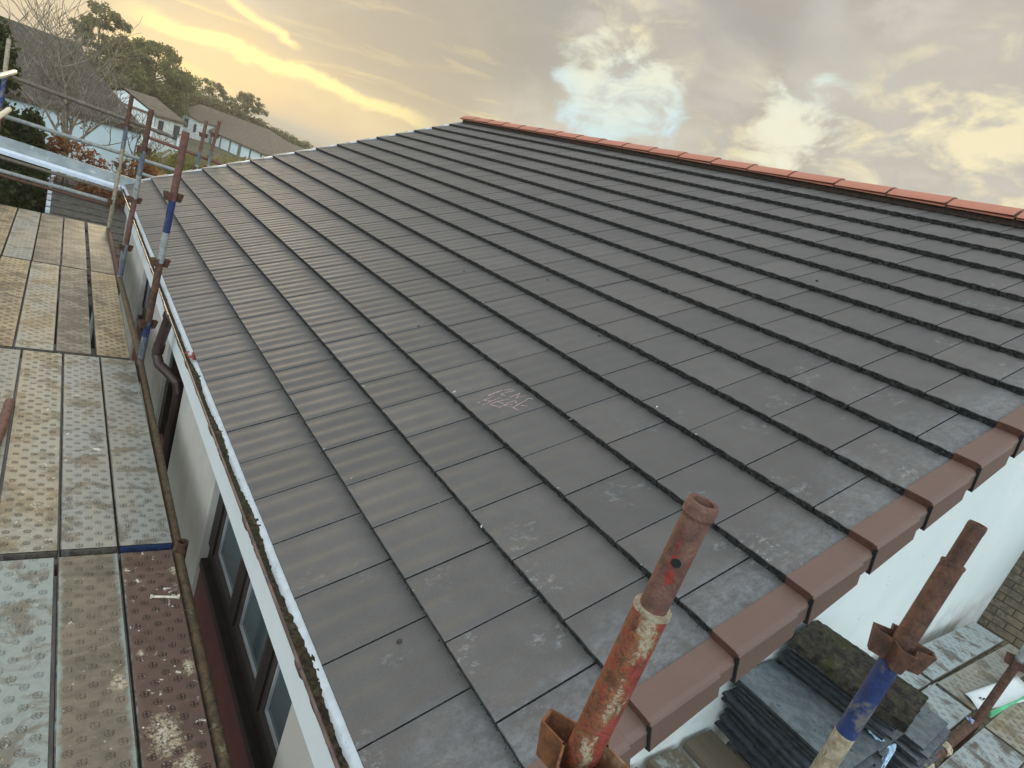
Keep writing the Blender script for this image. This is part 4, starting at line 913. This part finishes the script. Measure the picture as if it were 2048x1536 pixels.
# bare tree with upswept branches
def branch(mb, p, d, L, r, lev, rs, tips):
    pts = [p]; q = p.copy(); dd = d.copy(); k = 4
    for i in range(k):
        dd = (dd + Vector((rs.uniform(-1, 1), rs.uniform(-1, 1), rs.uniform(-.1, .8)))*.22).normalized(); q = q + dd*L/k; pts.append(q.copy())
    mb.tube(pts, [max(.0045, r*(1-.16*i)) for i in range(k+1)], 6 if lev > 1 else 4, 0, cap=False)
    if lev <= 0: tips.append(pts[-1]); return
    for i in range(1, k+1):
        for _ in range(2 if lev > 1 else 1+(rs.random() < .6)):
            if rs.random() < .36: continue
            side = Vector((rs.uniform(-1, 1), rs.uniform(-1, 1), rs.uniform(-.1, .9))).normalized(); nd = (dd*.55 + side*.85).normalized()
            branch(mb, pts[i], nd, L*rs.uniform(.50, .74), r*(.62-.05*i), lev-1, rs, tips)
bt = empty('bare_tree', (-.62, 14.9, -2.5), 'leafless tree with pale upswept branches in front of the white bungalow', 'tree'); rs = random.Random(14); mb = MB(); tips = []
B0 = Vector((-.62, 14.9, -2.5)); mb.tube([B0, Vector((-.64, 14.9, -1.2)), Vector((-.60, 14.95, -.35))], [.085, .07, .06], 10)
child(bt, mb, 'trunk', M_bark); mb = MB()
for d, L, r in (((-.10, .1, 1), 1.7, .045), ((.28, 0, .9), 1.45, .034), ((-.5, .1, .75), 1.4, .030), ((.6, -.1, .62), 1.25, .028), ((-.25, -.3, .85), 1.45, .028), ((.1, .4, .8), 1.4, .026), ((.85, .0, .35), 1.0, .02), ((-.85, 0, .4), 1.0, .02)):
    branch(mb, Vector((-.60, 14.95, -.40)), Vector(d).normalized(), L, r, 3, rs, tips)
child(bt, mb, 'branches', M_bark); mb = MB()
for p in tips:
    if p.z < .25 and rs.random() < .5: leaves(mb, p, (.09, .09, .07), 5, .032)
child(bt, mb, 'leaves', L_beech)
bs = empty('bare_sapling', (.5, 14.2, -2.5), 'thin forked bare sapling against the right part of the white bungalow wall', 'tree'); mb = MB(); tips = []; rs = random.Random(4)
mb.tube([(.42, 14.2, -2.5), (.45, 14.2, -.6), (.47, 14.2, -.15)], [.03, .024, .018], 7); child(bs, mb, 'trunk', M_bark2); mb = MB()
for d in ((-.3, 0, .9), (.7, 0, .5), (.1, .2, 1)): branch(mb, Vector((.47, 14.2, -.2)), Vector(d).normalized(), .5, .014, 2, rs, tips)
child(bs, mb, 'branches', M_bark2)
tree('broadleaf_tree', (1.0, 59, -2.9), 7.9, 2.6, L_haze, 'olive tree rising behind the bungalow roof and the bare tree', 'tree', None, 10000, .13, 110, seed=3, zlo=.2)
tree('broadleaf_tree', (6.1, 75.5, -3.), 7.5, 4.2, L_olive, 'large round-topped tree against the yellow sky, above the white gable', 'tree', None, 20000, .17, 190, seed=5, zlo=.15)
tree('broadleaf_tree', (3.0, 72, -3.), 6.6, 3.0, L_olive, 'lower dense tree just left of the round-topped tree', 'tree', None, 12000, .17, 110, seed=6, zlo=.1)
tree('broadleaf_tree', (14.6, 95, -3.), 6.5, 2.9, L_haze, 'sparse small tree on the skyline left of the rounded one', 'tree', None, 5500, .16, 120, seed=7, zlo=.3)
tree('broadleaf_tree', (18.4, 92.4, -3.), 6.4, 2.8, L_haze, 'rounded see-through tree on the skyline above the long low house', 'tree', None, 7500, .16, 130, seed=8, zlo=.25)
hg = empty('far_hedge', (14, 92, -3), 'long olive hedge bank behind the far houses, sloping down to the right', 'hedge'); mb = MB(); rs = random.Random(2)
hp = [(3., 80, 1.2), (9., 84, 1.5), (13, 90, 1.5), (17, 94, 1.0), (22, 94, .4), (26, 92, 0.), (29, 88, -.6), (33, 84, -1.5)]
for (x0, y0, z0), (x1, y1, z1) in zip(hp, hp[1:]):
    for i in range(16):
        t = i/16; x, y, z = x0+(x1-x0)*t, y0+(y1-y0)*t, z0+(z1-z0)*t
        for q in range(3): leaves(mb, (x+rs.uniform(-.3, .3), y+rs.uniform(-.6, .6), z - .4 - q*1.1 + rs.uniform(-.5, .25)), (.8, .8, .7), 110, .17, .5)
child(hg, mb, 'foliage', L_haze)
def shrub(base, h, r, mat, label, seed, n=1800, size=.045):
    rs = random.Random(seed); root = empty('shrub', base, label, 'shrub'); mb = MB(); b = Vector(base)
    for i in range(6): mb.tube([b, b+Vector((rs.uniform(-.5, .5)*r, rs.uniform(-.5, .5)*r, h*.8))], [.02, .004], 5)
    child(root, mb, 'stems', M_bark2); mb = MB()
    for i in range(20): leaves(mb, b+Vector((rs.uniform(-.7, .7)*r, rs.uniform(-.7, .7)*r, h*rs.uniform(.15, .9))), (r*.4, r*.4, h*.16), n//20, size, .5)
    child(root, mb, 'foliage', mat)
shrub((1.35, 16., -2.6), 2.5, .55, L_yel, 'yellow-green shrub beyond the roof edge, left of the nearest far post', 1)
shrub((2.6, 22., -2.7), 2.3, .9, L_olive, 'dark rounded bush behind the guard rails, below the porch', 2, 2600, .06)
shrub((2.05, 14.5, -2.6), 1.95, .6, L_conifer, 'low dark green bush just past the far roof edge', 3, 2400)
shrub((1.0, 19.2, -2.7), 2.5, .5, L_yel, 'light olive shrub at the right end of the bungalow wall', 4, 2000)
shrub((3.35, 20.5, -2.7), 2.2, .5, L_yel, 'yellowish bush between the two far scaffold posts', 5, 2000)
mb = MB(); rs = random.Random(31)
for i in range(70):
    x = rs.uniform(.5, 12); y = 24 + x*2.2 + rs.uniform(-3, 6); leaves(mb, (x, y, -2.35), (1.3, 1.3, .35), 90, .14, .5)
tag(mb.build('ground_cover', L_haze), 'low olive ground cover between the houses', 'ground cover', kind='stuff')

# ------------------------------------------------------------------ neighbouring houses
def f_bt(n):
    o = n.obj(); x, y, z = n.xyz(o); a = n.noise(o, 3, 5, .7); w = n.math('FRACT', z/.13 + 40.); r = n.noise(o, 18, 3, .6); c = n.mix(n.step(a, .35, .65), (.125, .098, .070), (.19, .155, .115)); c = n.mix(n.step(w, .80, .95)*.6, c, (.05, .04, .03)); c = n.mix(n.step(r, .62, .72)*.5, c, (.26, .22, .17)); return {'Base Color': c, 'Roughness': .85, 'Normal': n.bump(w, .8, .03)}
M_btile = material('brown_roof_tiles', f_bt)
M_btile_dark = simple('weathered_dark_roof_tiles', (.070, .058, .044), .95, var=.25, sc=5, bs=22, bump=.6)
M_bwall = simple('pale_blue_white_render', (.55, .67, .72), .8, var=.08, sc=.6)
M_post = simple('grey_green_post', (.13, .14, .11), .8)
M_pglass = simple('pale_sky_panel', (.72, .84, .86), .5, var=.06, sc=.5)
def house4(label, E1, E2, R1, R2, zb, gable=(0, 0), wallm=None, ins=.3, wins=(), panels=0, chim=None, roofm=None):
    E1, E2, R1, R2 = map(Vector, (E1, E2, R1, R2))
    d = (E2-E1); d.z = 0; d.normalize(); nrm = Vector((d.y, -d.x, 0)); 
    if nrm.dot(R1-E1) > 0: nrm = -nrm                      # nrm: outwards of the front wall
    w1 = -(R1-E1).dot(nrm); w2 = -(R2-E2).dot(nrm)
    B1 = E1 - nrm*2*w1; B2 = E2 - nrm*2*w2; B1.z = E1.z; B2.z = E2.z
    root = empty('house', ((E1.x+E2.x)/2, (E1.y+E2.y)/2, zb), label, 'house', None)
    mb = MB(); mb.add([E1, E2, R2, R1, B1, B2], [(0,1,2,3), (3,2,5,4)]+([] if gable[0] else [(0,3,4)])+([] if gable[1] else [(1,5,2)]))
    u = Vector((0, 0, .14)); mb.add([E1, E2, B2, B1, E1-u, E2-u, B2-u, B1-u], [(0,4,5,1), (1,5,6,2), (2,6,7,3), (3,7,4,0), (4,7,6,5)])
    rf = child(root, mb, 'roof', roofm or M_btile)
    mb = MB(); i1 = E1 - nrm*ins + d*ins; i2 = E2 - nrm*ins - d*ins; j1 = B1 + nrm*ins + d*ins; j2 = B2 + nrm*ins - d*ins
    lo = [Vector((p.x, p.y, zb)) for p in (i1, i2, j2, j1)]; hi = [Vector((p.x, p.y, E1.z-.05 if p in (i1, j1) else E2.z-.05)) for p in (i1, i2, j2, j1)]
    mb.add(lo+hi, [(0,1,5,4), (1,2,6,5), (2,3,7,6), (3,0,4,7)])
    if gable[0]: mb.add([hi[0]-d*ins*.6, hi[3]-d*ins*.6, R1 - Vector((0, 0, .15)) + d*.1], [(0,1,2)]); mb.add([lo[0]-d*ins*.6, lo[3]-d*ins*.6, hi[3]-d*ins*.6, hi[0]-d*ins*.6], [(0,1,2,3)])
    child(root, mb, 'wall', wallm or M_bwall)
    L = (i2-i1).length
    for (a, b, z0, z1) in wins:
        mb = MB(); p, q = i1 + d*a, i1 + d*b; o1 = nrm*.05
        def P_(r_, z, k=1.): return Vector((r_.x, r_.y, z)) + o1*k
        mb.add([P_(p, z0), P_(q, z0), P_(q, z1), P_(p, z1), P_(p, z0, 0), P_(q, z0, 0), P_(q, z1, 0), P_(p, z1, 0)], [(0,1,2,3), (0,4,5,1), (2,6,7,3), (1,5,6,2), (3,7,4,0)]); wf = child(root, mb, 'window', M_dkframe)
        m2 = MB(); e = d*.08; m2.add([P_(p, z0+.08, 1.2)+e, P_(q, z0+.08, 1.2)-e, P_(q, z1-.08, 1.2)-e, P_(p, z1-.08, 1.2)+e], [(0,1,2,3)]); sub(wf, m2, 'pane', M_glass)
    if panels:
        for k in range(panels):
            a, b = L*(k+.04)/panels, L*(k+.96)/panels; za = E1.z+(E2.z-E1.z)*(k/panels)
            mb = MB(); p, q = i1+d*a, i1+d*b; o1 = nrm*.06
            mb.add([Vector((p.x, p.y, zb+.45))+o1, Vector((q.x, q.y, zb+.45))+o1, Vector((q.x, q.y, za-.25))+o1, Vector((p.x, p.y, za-.2))+o1], [(0,1,2,3)]); child(root, mb, 'glazed_panel', M_pglass)
        for k in range(panels+1):
            p = i1 + d*(L*k/panels); mb = MB(); w = .22 if k % 3 == 2 else .10
            q = p + nrm*.10; mb.tube([(q.x, q.y, zb), (q.x, q.y, E1.z+(E2.z-E1.z)*k/panels-.06)], w, 4, smooth=False); child(root, mb, 'post', M_post)
    if chim:
        c = Vector(chim); mb = MB(); mb.box((c.x-.3, c.y-.3, c.z-1.2), (c.x+.3, c.y+.3, c.z)); mb.tube([(c.x, c.y, c.z), (c.x, c.y, c.z+.25)], .11, 8); child(root, mb, 'chimney', M_brick)
    return root
h1 = Vector((-.906, -.423, 0)); f1 = Vector((-.423, .906, 0)); e2 = Vector((1.487, 23.98, -.26))
house4('white bungalow with a broad brown tiled roof behind the bare tree', e2 + h1*15, e2, e2 + h1*15 + f1*5.1 + Vector((0, 0, 1.9)), e2 + f1*5.1 + Vector((0, 0, 1.9)), -2.55, (1, 1), ins=.1, wins=((5., 6.2, -1.7, -.8),), roofm=M_btile_dark)
ap = Vector((1.9, 44.2, .36)); rw = Vector((.72, .69, 0))
g1 = Vector((3.55, 42.5, -.45))
house4('white gable-ended house with a dark roof, right of the bungalow', g1, g1+rw*2.5, ap, ap+rw*2.5, -3., (1, 0), ins=.12, wallm=M_render, wins=((.25, .60, -1.5, -.72), (1.5, 1.95, -1.6, -.75)))
pr = empty('porch', (4.2, 44., -3.), 'small brown-roofed porch with white posts in front of the white gable-ended house', 'porch')
mb = MB(); mb.add([(3.7, 44.6, -1.22), (5.0, 43.7, -1.32), (5.4, 44.8, -.95), (4.1, 45.7, -.85), (3.7, 44.6, -1.32), (5.0, 43.7, -1.42)], [(0,1,2,3), (0,4,5,1)]); child(pr, mb, 'roof', M_btile)
for x, y in ((3.78, 44.62), (4.4, 44.2), (4.98, 43.8)): mb = MB(); mb.tube([(x, y, -3.), (x, y, -1.3)], .08, 6); child(pr, mb, 'post', M_white)
mb = MB(); mb.add([(4.15, 45.6, -3), (5.35, 44.8, -3), (5.35, 44.8, -1.1), (4.15, 45.6, -1.1)], [(0,1,2,3)]); mb.box((3.9, 45., -3), (4.0, 45.1, -1.4)); child(pr, mb, 'wall', M_render)
house4('long low house with a brown hipped roof and a row of pale blue glazed panels', (10.55, 79., -1.62), (15.0, 61.8, -1.70), (11.9, 83.3, .45), (16.6, 71.6, .42), -3.6, (0, 0), panels=8, chim=None, wallm=M_cream)
house4('white end wing with a dark window at the left end of the long house', (8.75, 75.2, -.62), (10.3, 73.6, -1.05), (11.0, 79.2, .46), (12.0, 78.2, .44), -3.2, (0, 0), wins=((.50, .95, -2.1, -1.25), (1.65, 1.95, -2.3, -1.5)), wallm=M_render, ins=.1)
house4('brown tiled roof of the farthest house, beyond the long house to the right', (17.6, 70., -1.75), (21.5, 66.5, -2.0), (19.4, 78.5, -.22), (24.5, 75.5, -.55), -3.8, (0, 0), chim=None)
# ------------------------------------------------------------------ evening haze
hm = bpy.data.materials.new('haze_air'); hm.use_nodes = True; nt = hm.node_tree; nt.nodes.remove(nt.nodes['Principled BSDF'])
pv = nt.nodes.new('ShaderNodeVolumePrincipled'); pv.inputs['Density'].default_value = .0015; pv.inputs['Color'].default_value = (.95, .90, .78, 1); pv.inputs['Anisotropy'].default_value = .3
nt.links.new(pv.outputs[0], nt.nodes['Material Output'].inputs['Volume'])
mb = MB(); mb.box((-5200, -5200, -62), (5200, 5200, 9)); hz_ = mb.build('haze', hm); tag(hz_, 'thin warm evening haze over the far houses', 'haze', kind='stuff')
